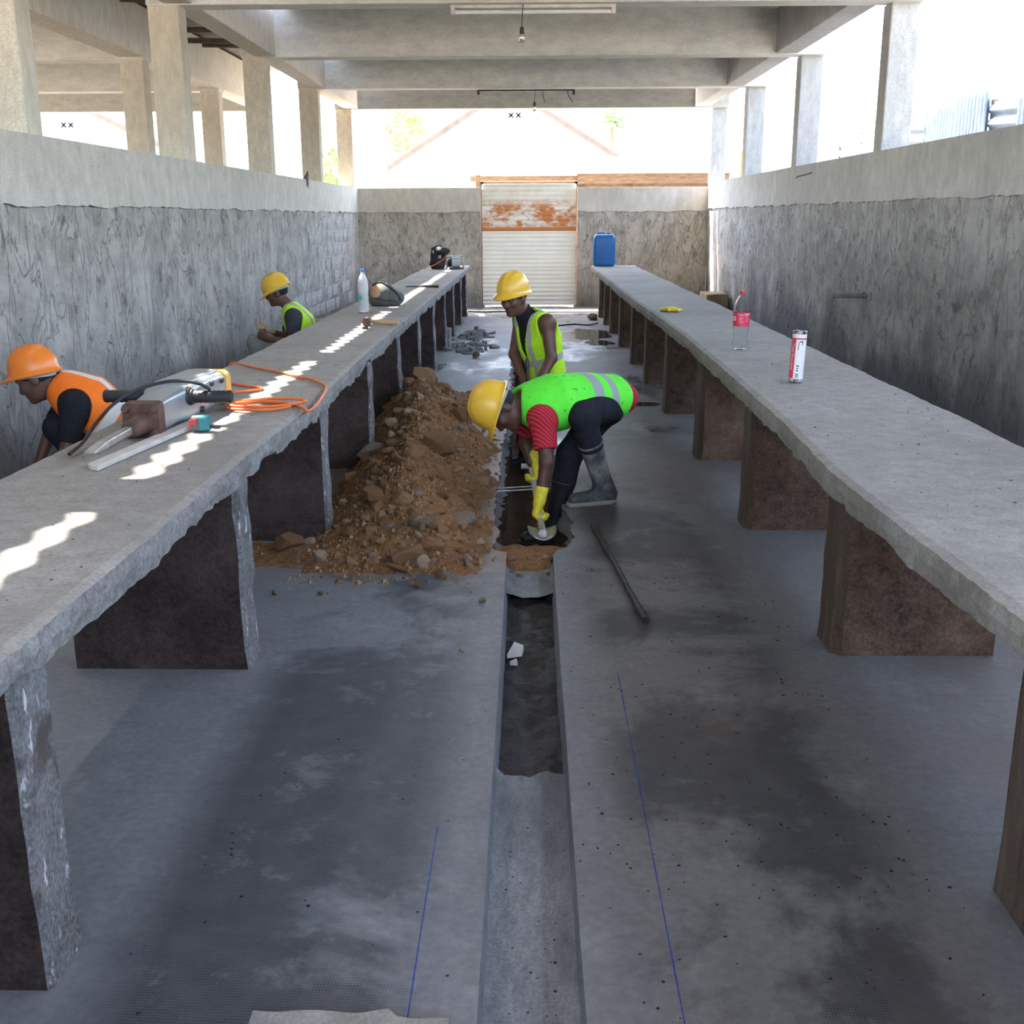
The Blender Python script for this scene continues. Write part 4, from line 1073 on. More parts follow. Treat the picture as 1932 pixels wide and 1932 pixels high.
# ---- worker standing in the trench
def worker_standing():
    J = dict(pelvis=(0.150, 8.420, 0.330), waist=(0.125, 8.400, 0.500), chest=(0.072, 8.390, 0.715), neck=(-0.035, 8.370, 0.905), head=(-0.108, 8.32, 1.010), shL=(0.135, 8.190, 0.850), elL=(0.165, 8.120, 0.600), wrL=(0.060, 7.980, 0.410), shR=(-0.060, 8.570, 0.850), elR=(-0.11, 8.450, 0.590), wrR=(-0.035, 8.24, 0.410), hipL=(.17, 8.32, .30), hipR=(.08, 8.52, .30), knL=(.10, 8.22, .03), anL=(.10, 8.30, -.22), knR=(-.02, 8.45, .02), anR=(-.02, 8.56, -.22))
    L = unit(np.array(J['shL']) - np.array(J['shR']))
    f, l, u = frame((-.55, -.74, -.26), (-.18, -.22, .95))
    tor, sp, fb = torso_prims(J, L, (.155, .145, .172), .64)
    armL = arm_prims(J['shL'], J['elL'], J['wrL'], 1.02); armR = arm_prims(J['shR'], J['elR'], J['wrR'], 1.02)
    legL = leg_prims(J['hipL'], J['knL'], J['anL']); legR = leg_prims(J['hipR'], J['knR'], J['anR'])
    dL = unit((-.45, -.45, -.75)); dR = unit((.1, -.6, -.75))
    body = grow(tor, -.01) + armL + armR + legL + legR + hand_prims(J['wrL'], dL, (-.8, .3, 0), True, 55) + hand_prims(J['wrR'], dR, (.9, .1, 0), False, 55) + [cap(J['neck'], J['head'], .060, .054, k=.03)] + head_prims(J['head'], f, l, u)
    p = sdf_obj('person', body, .0065, 'skin', at=(.05, 8.4, -.3))
    tag(p, 'worker in yellow-green vest and yellow hard hat standing in the trench', 'person')
    face_bits(p, J['head'], f, l, u); hair(p, J['head'], f, l, u)
    fh, lh, uh = frame((-.55, -.76, -.12), (-.08, -.12, .98)); hard_hat(p, V3(J['head']) + u * .058 - f * .008, fh, lh, uh, 'hatY', 'yellow hard hat with a moulded ridge')
    o = sdf_obj('shirt', grow(tor, .008) + [cap(V3(J['neck']) - sp * .02, V3(J['neck']) + sp * .012, .07, .066, k=.02)], .008, 'cotton_black', p); o['label'] = 'black sleeveless shirt'
    o = sdf_obj('trousers', grow([tor[0]], .010) + grow(legL, .014) + grow(legR, .014), .009, 'trousers', p); o['label'] = 'dark trousers'
    vest(p, 'vest', tor, J, L, sp, fb, 'vestY', .026, .0, [(.085, .026), (.245, .024)], [(.095, .022)], 'yellow-green vest with grey reflective stripes', armr=.085, vneck=.16, h=.007)
    for kn, an in ((J['knL'], J['anL']), (J['knR'], J['anR'])):
        boot(p, kn, an, (an[0] - .16, an[1] - .14, -.3), (an[0] + .05, an[1] + .05, -.3), 'bootdark', 'bootdark', -.31)
    # long handle he works with
    a = V3(J['wrL']) + dL * .09 + unit((-.8, .3, 0)) * .022; b = V3(J['wrR']) + dR * .09 + unit((.9, .1, 0)) * .022
    s = build('digging_bar', MB().tube([(float(a[0]) - .01, float(a[1]) + .02, .62), tuple(a), (float(a[0]) + .0, float(a[1]) - .12, -.27)], .013, 10), 'darksteel', at=(float(a[0]), float(a[1]) - .12, -.27), smooth=40)
    tag(s, 'dark steel bar in the hands of the worker standing in the trench', 'bar')
worker_standing()

# ---- worker sitting by the left wall
def worker_sitting():
    J = dict(pelvis=(-2.15, 11.0, 0.27), waist=(-2.175, 11.0, 0.40), chest=(-2.25, 11.0, 0.585), neck=(-2.36, 11.0, 0.775), head=(-2.455, 11.0, 0.885), shL=(-2.275, 10.84, 0.665), elL=(-2.28, 10.74, 0.430), wrL=(-2.515, 10.745, 0.475), shR=(-2.335, 11.17, 0.655), elR=(-2.45, 11.24, 0.44), wrR=(-2.59, 11.09, 0.525), hipL=(-2.16, 10.9, .24), hipR=(-2.16, 11.1, .24), knL=(-2.66, 10.84, .42), anL=(-2.58, 10.84, .06), knR=(-2.68, 11.18, .40), anR=(-2.60, 11.18, .06))
    L = unit(np.array(J['shL']) - np.array(J['shR']) + np.array([-.06, -.3, 0]))
    f, l, u = frame((-.95, -.08, -.28), (-.28, 0, .95))
    tor, sp, fb = torso_prims(J, L, (.155, .14, .165), .66)
    armL = arm_prims(J['shL'], J['elL'], J['wrL'], .98); armR = arm_prims(J['shR'], J['elR'], J['wrR'], .98)
    legL = leg_prims(J['hipL'], J['knL'], J['anL']); legR = leg_prims(J['hipR'], J['knR'], J['anR'])
    dL = unit((-.85, .15, .45)); dR = unit((-.8, -.35, .3))
    nR = (0, -.3, .9)
    body = grow(tor, -.01) + armL + armR + legL + legR + hand_prims(J['wrL'], dL, (.2, .9, .0), True, 58) + hand_prims(J['wrR'], dR, nR, False, 35) + [cap(J['neck'], J['head'], .060, .054, k=.03)] + head_prims(J['head'], f, l, u)
    p = sdf_obj('person', body, .0065, 'skin', at=(-2.35, 11.0, 0))
    tag(p, 'worker in charcoal t-shirt and yellow vest sitting by the left wall', 'person')
    face_bits(p, J['head'], f, l, u); hair(p, J['head'], f, l, u)
    fh, lh, uh = frame((-.88, -.06, -.44), (-.44, 0, .88))
    hard_hat(p, V3(J['head']) + u * .048 - f * .012, fh, lh, uh, 'hatY', 'yellow hard hat pushed forward with a grey band')
    def post(X, D):
        for a, b in ((V3(J['shL']), V3(J['elL'])), (V3(J['shR']), V3(J['elR']))):
            ax = b - a; Ln = np.linalg.norm(ax); ax = ax / Ln; d = X - a; t = d @ ax
            near = np.linalg.norm(d - t[..., None] * ax, axis=-1) < .10
            D = np.where(near & (t > .05), np.maximum(D, t - Ln * .70), D)
        return D
    o = sdf_obj('shirt', grow(tor, .010) + grow(armL[:2], .018) + grow(armR[:2], .018), .008, 'cotton_char', p, post=post); o['label'] = 'charcoal short-sleeved t-shirt'
    o = sdf_obj('trousers', grow([tor[0]], .008) + grow(legL, .018) + grow(legR, .018), .009, 'jeans', p); o['label'] = 'faded grey trousers'
    vest(p, 'vest', tor, J, L, sp, fb, 'vestY', .024, .0, [(.10, .022)], [(.085, .020)], 'yellow-green vest with a grey stripe', armr=.098, vneck=.12, h=.0075)
    sdf_obj('glove', hand_prims(J['wrR'], dR, nR, False, 35, .004) + [cap(V3(J['wrR']) - dR * .05, V3(J['wrR']) + dR * .02, .034, .032, k=.02)], .0045, 'glovecream', p)['label'] = 'cream knitted work glove'
    for kn, an in ((J['knL'], J['anL']), (J['knR'], J['anR'])):
        boot(p, kn, an, (an[0] - .18, an[1], 0), (an[0] + .07, an[1], 0), 'bootdark', 'bootdark', 0.0, shaft=.3)
    # the block he sits on
    o = build('concrete_block', MB().box((-2.36, 10.8, 0), (-1.96, 11.2, .145), .006), 'rubble', at=(-2.16, 11, 0)); bevel(o, .012); tag(o, 'rough concrete block under the worker sitting by the wall', 'block')
worker_sitting()

# ---- worker crouching in orange
def worker_orange():
    J = dict(pelvis=(-2.28, 6.36, 0.325), waist=(-2.375, 6.31, 0.455), chest=(-2.52, 6.25, 0.585), neck=(-2.655, 6.20, 0.680), head=(-2.755, 6.17, 0.728), shL=(-2.510, 6.06, 0.600), elL=(-2.548, 5.98, 0.345), wrL=(-2.66, 6.0, 0.16), shR=(-2.655, 6.40, 0.600), elR=(-2.82, 6.44, 0.40), wrR=(-2.87, 6.32, .20), hipL=(-2.29, 6.24, .30), hipR=(-2.27, 6.46, .30), knL=(-2.66, 6.16, .455), anL=(-2.42, 6.16, .09), knR=(-2.62, 6.52, .42), anR=(-2.40, 6.52, .09))
    L = unit(np.array(J['shL']) - np.array(J['shR']) + np.array([-.06, -.3, 0]))
    f, l, u = frame((-.86, -.12, -.50), (-.50, 0, .86))
    tor, sp, fb = torso_prims(J, L, (.165, .155, .180), .66)
    armL = arm_prims(J['shL'], J['elL'], J['wrL']); armR = arm_prims(J['shR'], J['elR'], J['wrR'])
    legL = leg_prims(J['hipL'], J['knL'], J['anL']); legR = leg_prims(J['hipR'], J['knR'], J['anR'])
    body = grow(tor, -.01) + armL + armR + legL + legR + hand_prims(J['wrL'], (-.5, 0, -.8), (-.5, .6, .3), True, 45) + hand_prims(J['wrR'], (-.3, -.4, -.8), (-.5, -.6, .3), False, 45) + [cap(J['neck'], J['head'], .062, .056, k=.03)] + head_prims(J['head'], f, l, u)
    p = sdf_obj('person', body, .0065, 'skin', at=(-2.45, 6.25, 0))
    tag(p, 'crouching worker in orange vest and orange hard hat behind the left bench', 'person')
    face_bits(p, J['head'], f, l, u); hair(p, J['head'], f, l, u)
    fh, lh, uh = frame((-.97, -.10, -.18), (-.18, 0, .97))
    hard_hat(p, V3(J['head']) + u * .040 + np.array([.012, 0, .012], np.float32), fh, lh, uh, 'hatO', 'orange hard hat')
    def post(X, D):
        for a, b in ((V3(J['shL']), V3(J['elL'])), (V3(J['shR']), V3(J['elR']))):
            ax = b - a; Ln = np.linalg.norm(ax); ax = ax / Ln; d = X - a; t = d @ ax
            near = np.linalg.norm(d - t[..., None] * ax, axis=-1) < .11
            D = np.where(near & (t > .05), np.maximum(D, t - Ln * .78), D)
        return D
    o = sdf_obj('shirt', grow(tor, .010) + grow(armL[:2], .020) + grow(armR[:2], .020), .008, 'cotton_black', p, post=post); o['label'] = 'black short-sleeved t-shirt'
    o = sdf_obj('trousers', grow([tor[0]], .008) + grow(legL, .018) + grow(legR, .018), .009, 'trousers', p); o['label'] = 'black trousers'
    vest(p, 'vest', tor, J, L, sp, fb, 'vestO', .026, .0, [(.24, .030)], [(.105, .030)], 'orange vest with white reflective straps', armr=.098, vneck=.14, h=.007)
    for kn, an in ((J['knL'], J['anL']), (J['knR'], J['anR'])):
        boot(p, kn, an, (an[0] - .19, an[1], 0), (an[0] + .07, an[1], 0), 'bootdark', 'bootdark', 0.0, shaft=.5)
worker_orange()
# ------------------------------------------------------------------ soil heap, stones, grit
RIDGE = [(4.80, -.60, -.03, .40), (4.94, -.60, .010, .42), (5.1, -.62, .05, .44), (5.3, -.64, .13, .46), (5.7, -.68, .23, .45), (6.3, -.68, .30, .45), (7.0, -.70, .33, .44), (7.7, -.76, .35, .42), (8.3, -.82, .40, .38), (8.8, -.84, .38, .36), (9.3, -.80, .23, .36), (9.8, -.74, .10, .34), (10.2, -.7, .0, .3)]
def heap(x, y):
    if y <= RIDGE[0][0] - .15 or y >= RIDGE[-1][0]: return -.02
    for a, b in zip(RIDGE, RIDGE[1:]):
        if y <= b[0] or b is RIDGE[-1]:
            t = max(0, (y - a[0]) / (b[0] - a[0])); cx, h, w = (a[i] + (b[i] - a[i]) * t for i in (1, 2, 3)); break
    w = w * (1 + .22 * mnoise.noise((y * 1.7, 4.4, 0)))
    d = abs(x - cx) / ((w * (1.12 if y > 5.6 else .86 + .26 * max(0, (y - 5.0) / .6)) * (1 + .22 * mnoise.noise((y * 5.5, 1.4, 0)))) if x > cx else w * 1.15)
    z = h * max(0, 1 - d ** 1.35) + .05 * fbm((x * 5, y * 5, 2), 4) * min(1, h * 7) - .012 * (d > .9)
    if x < -.85 and y < 5.75: z = max(z, .05 * math.exp(-((y - 5.2) / .16) ** 2) * (1 if x > -1.42 else 0) + .012 * fbm((x * 14, y * 14, 5), 3) - .01)
    return z
def soil_heap():
    nx, ny = 56, 216; x0, x1, y0, y1 = -1.5, -.19, 4.86, 10.2; vs = []; Z = []
    for j in range(ny + 1):
        for i in range(nx + 1):
            x = x0 + (x1 - x0) * i / nx; y = y0 + (y1 - y0) * j / ny
            z = heap(x, y) + .022 * fbm((x * 17, y * 17, 7), 3); vs.append((x, y, max(z, -.015)))
    fs = []
    for j in range(ny):
        for i in range(nx):
            q = (j * (nx + 1) + i, j * (nx + 1) + i + 1, (j + 1) * (nx + 1) + i + 1, (j + 1) * (nx + 1) + i)
            if max(vs[k][2] for k in q) > .002: fs.append(q)
    mb = MB(); mb.add(vs, fs); o = build('soil_heap', mb, 'soil', at=(-.7, 7, 0), smooth='all'); tag(o, 'heap of orange-brown dug soil beside the trench', 'soil', kind='stuff')
    # fine crumbs in and around the heap
    mb = MB(); rr = random.Random(3)
    for i in range(5200):
        y = rr.uniform(4.75, 10.0); x = -.68 + rr.gauss(0, .26)
        if x > channel_left(y) - .02 or x < -1.45: continue
        z = max(0, heap(x, y)); s = rr.uniform(.004, .013) * (1 if rr.random() < .8 else 1.7)
        if z <= .001 and rr.random() < .55: continue
        p = [Vector((x + s * rr.uniform(-1, 1), y + s * rr.uniform(-1, 1), z + s * rr.uniform(-.4, 1.1))) for _ in range(5)]
        p[0] = Vector((x, y, z + s)); p[1] = Vector((x, y, z - s))
        for k in range(3): a = 2.1 * k + rr.random(); p[2 + k] = Vector((x + s * math.cos(a), y + s * math.sin(a), z + s * rr.uniform(-.3, .3)))
        mb.cur = rr.randrange(3); mb.add(p, [(0, 2, 3), (0, 3, 4), (0, 4, 2), (1, 3, 2), (1, 4, 3), (1, 2, 4)])
    o = build('soil_crumbs', mb, ['rock0', 'rock1', 'rock2'], at=(-.7, 7, 0), fixn=False); tag(o, 'loose crumbs of soil over and around the heap', 'crumbs', kind='stuff')
    # stones
    import bmesh
    base = []
    for s in range(10):
        bm = bmesh.new(); bmesh.ops.create_icosphere(bm, subdivisions=2, radius=1.0); rr = random.Random(90 + s)
        planes = [(Vector((rr.gauss(0, 1), rr.gauss(0, 1), rr.gauss(0, 1))).normalized(), rr.uniform(.42, .78)) for _ in range(11)]
        sq = Vector((rr.uniform(.85, 1.25), rr.uniform(.7, 1.0), rr.uniform(.55, .85)))
        for v in bm.verts:
            p = v.co.copy()
            for n_, d in planes:
                e = p.dot(n_) - d
                if e > 0: p -= n_ * e * .92
            p = p * (1 + .10 * mnoise.noise(p * 2.3 + Vector((s, 0, 0)))); v.co = Vector((p.x * sq.x, p.y * sq.y, p.z * sq.z))
        row = []
        for k in range(5):
            me = bpy.data.meshes.new('stone'); bm.to_mesh(me); me.materials.append(M['rock%d' % k]); row.append(me)
        base.append(row); bm.free()
    def stone(x, y, z, r, mk, label, rot=None, group=None, s=None, shape=None):
        o = bpy.data.objects.new('stone', base[R.randrange(10) if s is None else s][mk]); COL.objects.link(o)
        o.location = (x, y, z); o.rotation_euler = rot or (rnd(-.5, .5), rnd(-.5, .5), rnd(0, 6.28)); sh = shape or (1, 1, 1); o.scale = (r * sh[0], r * sh[1], r * sh[2])
        tag(o, label, 'stone', group); return o
    G = 'stones dug out with the soil'
    big = [(-.585, 5.03, .075, .105, 0, 'largest oblong brown stone at the foot of the soil heap', (.15, -.1, .5), (1.25, .62, .62)),
           (-1.185, 5.19, .055, .085, 2, 'round brown stone at the near left end of the heap', None, (1, 1, 1)),
           (-.47, 5.14, .06, .075, 0, 'smooth brown cobble right of the oblong stone', None, (1.1, .9, .8)),
           (-.50, 4.98, .035, .05, 4, 'pale triangular stone beside the oblong stone', None, (1, 1, 1)),
           (-.60, 4.93, .025, .055, 2, 'flat brown stone lying on the floor before the heap', None, (1.3, .8, .6)),
           (-.99, 5.05, .035, .05, 4, 'pale pointed stone at the near left edge of the heap', None, (.8, .8, 1.2)),
           (-.33, 5.55, .06, .085, 3, 'grey broken concrete lump on the right flank of the heap', None, (1.1, .9, .8)),
           (-.53, 5.32, .15, .075, 3, 'whitish concrete lump above the oblong stone', None, (1.1, .9, .9)),
           (-.55, 6.55, .33, .115, 2, 'dark brown boulder high on the right side of the heap', None, (1, .9, 1.1)),
           (-1.02, 6.9, .25, .11, 3, 'grey rounded lump against the bench leg on the heap', None, (1.1, .9, .8)),
           (-.82, 8.55, .40, .12, 1, 'large soil clod crowning the far end of the heap', None, (1.2, 1, .8)),
           (-.80, 5.62, .24, .11, 2, 'flat brown slab of earth on the near slope of the heap', None, (1.2, .8, .7))]
    for i, (x, y, z, r, mk, lab, rot, sh) in enumerate(big): stone(x, y, max(0, heap(x, y)) + r * sh[2] * .35, r, mk, lab, rot, None, i % 10, sh)
    names = ['orange-brown stone lying in the soil heap', 'light brown stone lying in the soil heap', 'dark brown earth clod lying in the soil heap', 'grey concrete fragment lying in the soil heap', 'pale tan stone lying in the soil heap']
    n = 0; tries = 0; placed = []
    while n < 255 and tries < 9000:
        tries += 1; y = 4.98 + 4.9 * R.random() ** 1.25; x = -.66 + R.gauss(0, .24)
        if x > channel_left(y) - .05 or x < -1.35: continue
        h = heap(x, y)
        if h < .0: continue
        r = rnd(.018, .042) if R.random() < .78 else rnd(.042, .075)
        if y > 7.5: r *= 1.35
        if any((x - a) ** 2 + (y - b) ** 2 < (.8 * (r + c)) ** 2 for a, b, c in placed): continue
        placed.append((x, y, r)); right = x > -.5
        w = R.random(); mk = (3 if w < .20 else 4 if w < .28 else R.randrange(3)) if right else (3 if w < .05 else 4 if w < .15 else R.randrange(3))
        side = 'right flank' if x > -.52 else 'left flank' if x < -.84 else 'crest'
        zone = 'at the near foot' if y < 5.35 else 'on the near slope' if y < 6.0 else 'in the near half' if y < 6.8 else 'in the middle' if y < 7.6 else 'in the far half' if y < 8.6 else 'at the far end'
        stone(x, y, h + r * .18, r, mk, '%s %s %s of the heap, %s' % ('small' if r < .032 else 'mid-sized' if r < .045 else 'large', names[mk].split(' lying')[0].replace('earth ', '').replace('concrete ', ''), zone, side), None, G); n += 1
    for x, y, r, mk in [(-.492, 4.712, .022, 2), (-.411, 4.887, .03, 2), (-.40, 4.84, .022, 2), (-.2, 4.522, .02, 3), (-1.118, 4.61, .018, 2), (-.913, 4.61, .016, 2), (-.258, 3.96, .014, 4), (-.62, 4.80, .012, 0)]:
        stone(x, y, r * .45, r, mk, {2: 'small brown stone lying loose on the floor before the heap', 3: 'small grey pebble beside the drain channel', 4: 'tiny pale chip on the floor left of the channel', 0: 'tiny orange-brown crumb before the heap'}[mk], None, 'loose stones on the floor')
    # soil shovelled at the near end of the trench
    mb = MB(); vs = []; nx, ny = 16, 26
    for j in range(ny + 1):
        for i in range(nx + 1):
            y = 5.16 + .62 * j / ny; a, b = channel_left(y), channel_right(y); x = a + (b - a) * i / nx
            t = (y - 5.16) / .62; z = -.085 + .075 * math.sin(min(1, t * 3.5) * math.pi / 2) - max(0, t - .38) * .50 + .035 * fbm((x * 14, y * 14, 3), 3)
            vs.append((x, y, z))
    mb.add(vs, [(j * (nx + 1) + i, j * (nx + 1) + i + 1, (j + 1) * (nx + 1) + i + 1, (j + 1) * (nx + 1) + i) for j in range(ny) for i in range(nx)])
    o = build('loose_soil', mb, 'soil', at=(0, 5.4, -.1), smooth='all'); tag(o, 'orange soil spilling over the near end of the trench', 'soil', kind='stuff')
    for k in range(14):
        x = rnd(-.09, .10); y = rnd(5.02, 5.34); stone(x, y, -.06 + (y > 5.2) * .035, rnd(.008, .02), R.choice((0, 1, 4)), '%s brown stone in the channel at the near trench end, %s side' % (('tiny', 'small')[k % 2], 'left' if x < -.03 else 'right' if x > .04 else 'middle'), None, 'stones at the trench end')
    return stone
STONE = soil_heap()

def scatter(name, label, area, n, smin, smax, z, seed, mat='grit', avoid=None):
    rr = random.Random(seed); mb = MB()
    for i in range(n):
        for _ in range(20):
            x = rr.uniform(area[0], area[1]); y = area[2] + (area[3] - area[2]) * rr.random() ** 1.6
            if avoid is None or not avoid(x, y): break
        s = rr.uniform(smin, smax) * rr.uniform(.6, 1); a0 = rr.uniform(0, 6.28); h = s * rr.uniform(.3, .7)
        b = [(x + s * rr.uniform(.5, 1.1) * math.cos(a0 + 1.5708 * k), y + s * rr.uniform(.5, 1.1) * math.sin(a0 + 1.5708 * k), z) for k in range(4)]
        mb.add(b + [(x, y, z + h)], [(0, 1, 4), (1, 2, 4), (2, 3, 4), (3, 0, 4)])
    o = build(name, mb, mat, at=((area[0] + area[1]) / 2, (area[2] + area[3]) / 2, z), fixn=False); tag(o, label, 'grit', kind='stuff'); return o
inch = lambda x, y: channel_left(y) - .01 < x < channel_right(y) + .01
scatter('floor_grit', 'black grit scattered over the aisle floor', (-.95, 1.05, 1.85, 7.5), 260, .003, .008, 0.0005, 5, avoid=inch)
scatter('floor_grit', 'black grit lying on the right half of the floor', (.15, 1.05, 2.4, 5.2), 150, .004, .009, 0.0005, 6)
scatter('bench_grit', 'dark crumbs lying on the right bench top', (1.08, 1.66, 2.2, 6.5), 120, .003, .008, .8225, 8)
scatter('bench_grit', 'dark crumbs lying on the left bench top', (-1.58, -1.03, 2.2, 9.0), 90, .003, .007, .8225, 9)
scatter('channel_grit', 'small dark crumbs in the channel bed', (-.08, .09, 1.9, 3.0), 40, .003, .006, -.082, 10)

# mortar crusts on the far left floor
def crust(label, x0, x1, y0, y1, n, seed):
    rr = random.Random(seed); root = empty('mortar_rubble', ((x0 + x1) / 2, (y0 + y1) / 2, 0)); tag(root, label, 'rubble')
    for i in range(n):
        x = rr.gauss((x0 + x1) / 2, (x1 - x0) * .24); y = rr.gauss((y0 + y1) / 2, (y1 - y0) * .24); r = rr.uniform(.03, .10); k = rr.randrange(5, 8); a0 = rr.uniform(0, 6)
        h = rr.uniform(.015, .05); tx, ty = rr.uniform(-.3, .3), rr.uniform(-.3, .3); poly = [(r * rr.uniform(.6, 1.1) * math.cos(a0 + 6.283 * q / k), r * rr.uniform(.6, 1.1) * math.sin(a0 + 6.283 * q / k)) for q in range(k)]
        low = [(x + p, y + q, .001) for p, q in poly]; top = [(x + p * .9, y + q * .9, max(.006, h + p * tx + q * ty)) for p, q in poly]
        mb = MB(); mb.rings([low, top]); build('mortar_chip', mb, 'chip', root)
crust('broken grey mortar crust on the far left of the aisle, farther patch', -1.05, -.5, 14.7, 16.0, 34, 21)
crust('broken grey mortar crust on the far left of the aisle, nearer patch', -1.0, -.45, 13.4, 14.5, 36, 22)

# puddles
def puddle(label, cx, cy, rx, ry, seed):
    rr = random.Random(seed); n = 40; mb = MB(); ring = []
    for k in range(n):
        a = 6.283 * k / n; q = 1 + .35 * mnoise.noise((math.cos(a) * 1.6 + seed, math.sin(a) * 1.6, 0)); ring.append((cx + rx * q * math.cos(a), cy + ry * q * math.sin(a), .0022))
    mb.add([(cx, cy, .0025)] + ring, [(0, 1 + k, 1 + (k + 1) % n) for k in range(n)])
    o = build('puddle', mb, 'water', at=(cx, cy, 0), fixn=False); tag(o, label, 'puddle', kind='stuff')
puddle('larger puddle beside the far right bench legs', .85, 15.7, .28, .75, 1)
puddle('small puddle before the larger one at the right legs', .92, 14.6, .17, .32, 2)
puddle('thin wet patch at the right bench leg behind the bending worker', 1.02, 9.7, .16, .11, 3)

# shards in the channel, twigs, iron bar, chalk lines, lump at the bottom edge
mb = MB(); mb.rings([[(-.088, 4.19, -.125), (-.028, 4.20, -.12), (-.02, 4.27, -.12), (-.06, 4.31, -.12)], [(-.088, 4.19, -.108), (-.03, 4.20, -.10), (-.022, 4.27, -.10), (-.06, 4.31, -.10)]])
o = build('shard', mb, 'chipwhite', at=(-.055, 4.24, -.12)); tag(o, 'pale angular shard lying in the muddy channel', 'shard')
mb = MB(); mb.rings([[(-.075, 4.12, -.125), (-.045, 4.115, -.125), (-.05, 4.15, -.125)], [(-.075, 4.12, -.108), (-.045, 4.115, -.108), (-.05, 4.15, -.108)]])
o = build('shard', mb, 'chipwhite', at=(-.06, 4.12, -.12)); tag(o, 'smaller pale shard just before the larger shard', 'shard')
rb = MB()
rr = random.Random(5); pts = []; rs = []
for i in range(22):
    t = i / 21; pts.append((.338 + .134 * t + .002 * rr.uniform(-1, 1), 5.70 - 1.456 * t, .017 + .001 * rr.uniform(-1, 1))); rs.append(.013 + .0015 * rr.uniform(-1, 1))
rs[0] = .009; rs[-1] = .016; rs[-2] = .017; rs[-3] = .015
rb.tube(pts, rs, 10)
o = build('iron_bar', rb, 'darksteel', at=(.40, 5, 0), smooth=50); tag(o, 'dark iron digging bar lying on the floor right of the channel', 'bar')
for lab, pts, side in (('blue chalk line snapped along the right of the channel', [(.318, 1.6), (.320, 3.0), (.322, 3.75)], 1), ('blue chalk line snapped along the left of the channel', [(-.252, 1.6), (-.250, 2.2), (-.248, 2.7)], -1)):
    mb = MB(); vs = []; w = .0021
    n = 60
    for i in range(n + 1):
        y = pts[0][1] + (pts[-1][1] - pts[0][1]) * i / n; x = pts[0][0] + (pts[-1][0] - pts[0][0]) * i / n + .001 * mnoise.noise((y * 2, side, 0)); ww = w * (.55 + .6 * abs(mnoise.noise((y * 5, side * 3, 1))))
        vs += [(x - ww, y, .0011), (x + ww, y, .0011)]
    mb.add(vs, [(2 * i, 2 * i + 1, 2 * i + 3, 2 * i + 2) for i in range(n)]); o = build('chalk_line', mb, 'blueprint', at=(pts[0][0], 3, 0), fixn=False); tag(o, lab, 'line')
mb = MB(); A = []; B = []; Cc = []
for i in range(20):
    t = i / 19; x = -.56 + .40 * t; y = 1.935 + .018 * mnoise.noise((t * 5, 1, 1)) - .02 * (t > .7); A.append((x, 1.5, .045)); B.append((x, y - .02, .045)); Cc.append((x, y, 0.0))
mb.rings([A, B, Cc], close=False, caps=False); o = build('concrete_step', mb, 'benchtop', at=(-.36, 1.7, 0)); tag(o, 'pale concrete step edge at the bottom of the picture', 'step')
# reinforcing rods in the trench
for i, (y, z, lab) in enumerate(((6.62, -.03, 'thin pale reinforcing rod across the trench, nearer one'), (6.78, -.05, 'thin pale reinforcing rod across the trench, farther one'))):
    o = build('steel_rod', MB().tube([(-.21, y, z), (.16, y + .05, z + .01)], .006, 8), 'steel', at=(0, y, z)); tag(o, lab, 'rod')

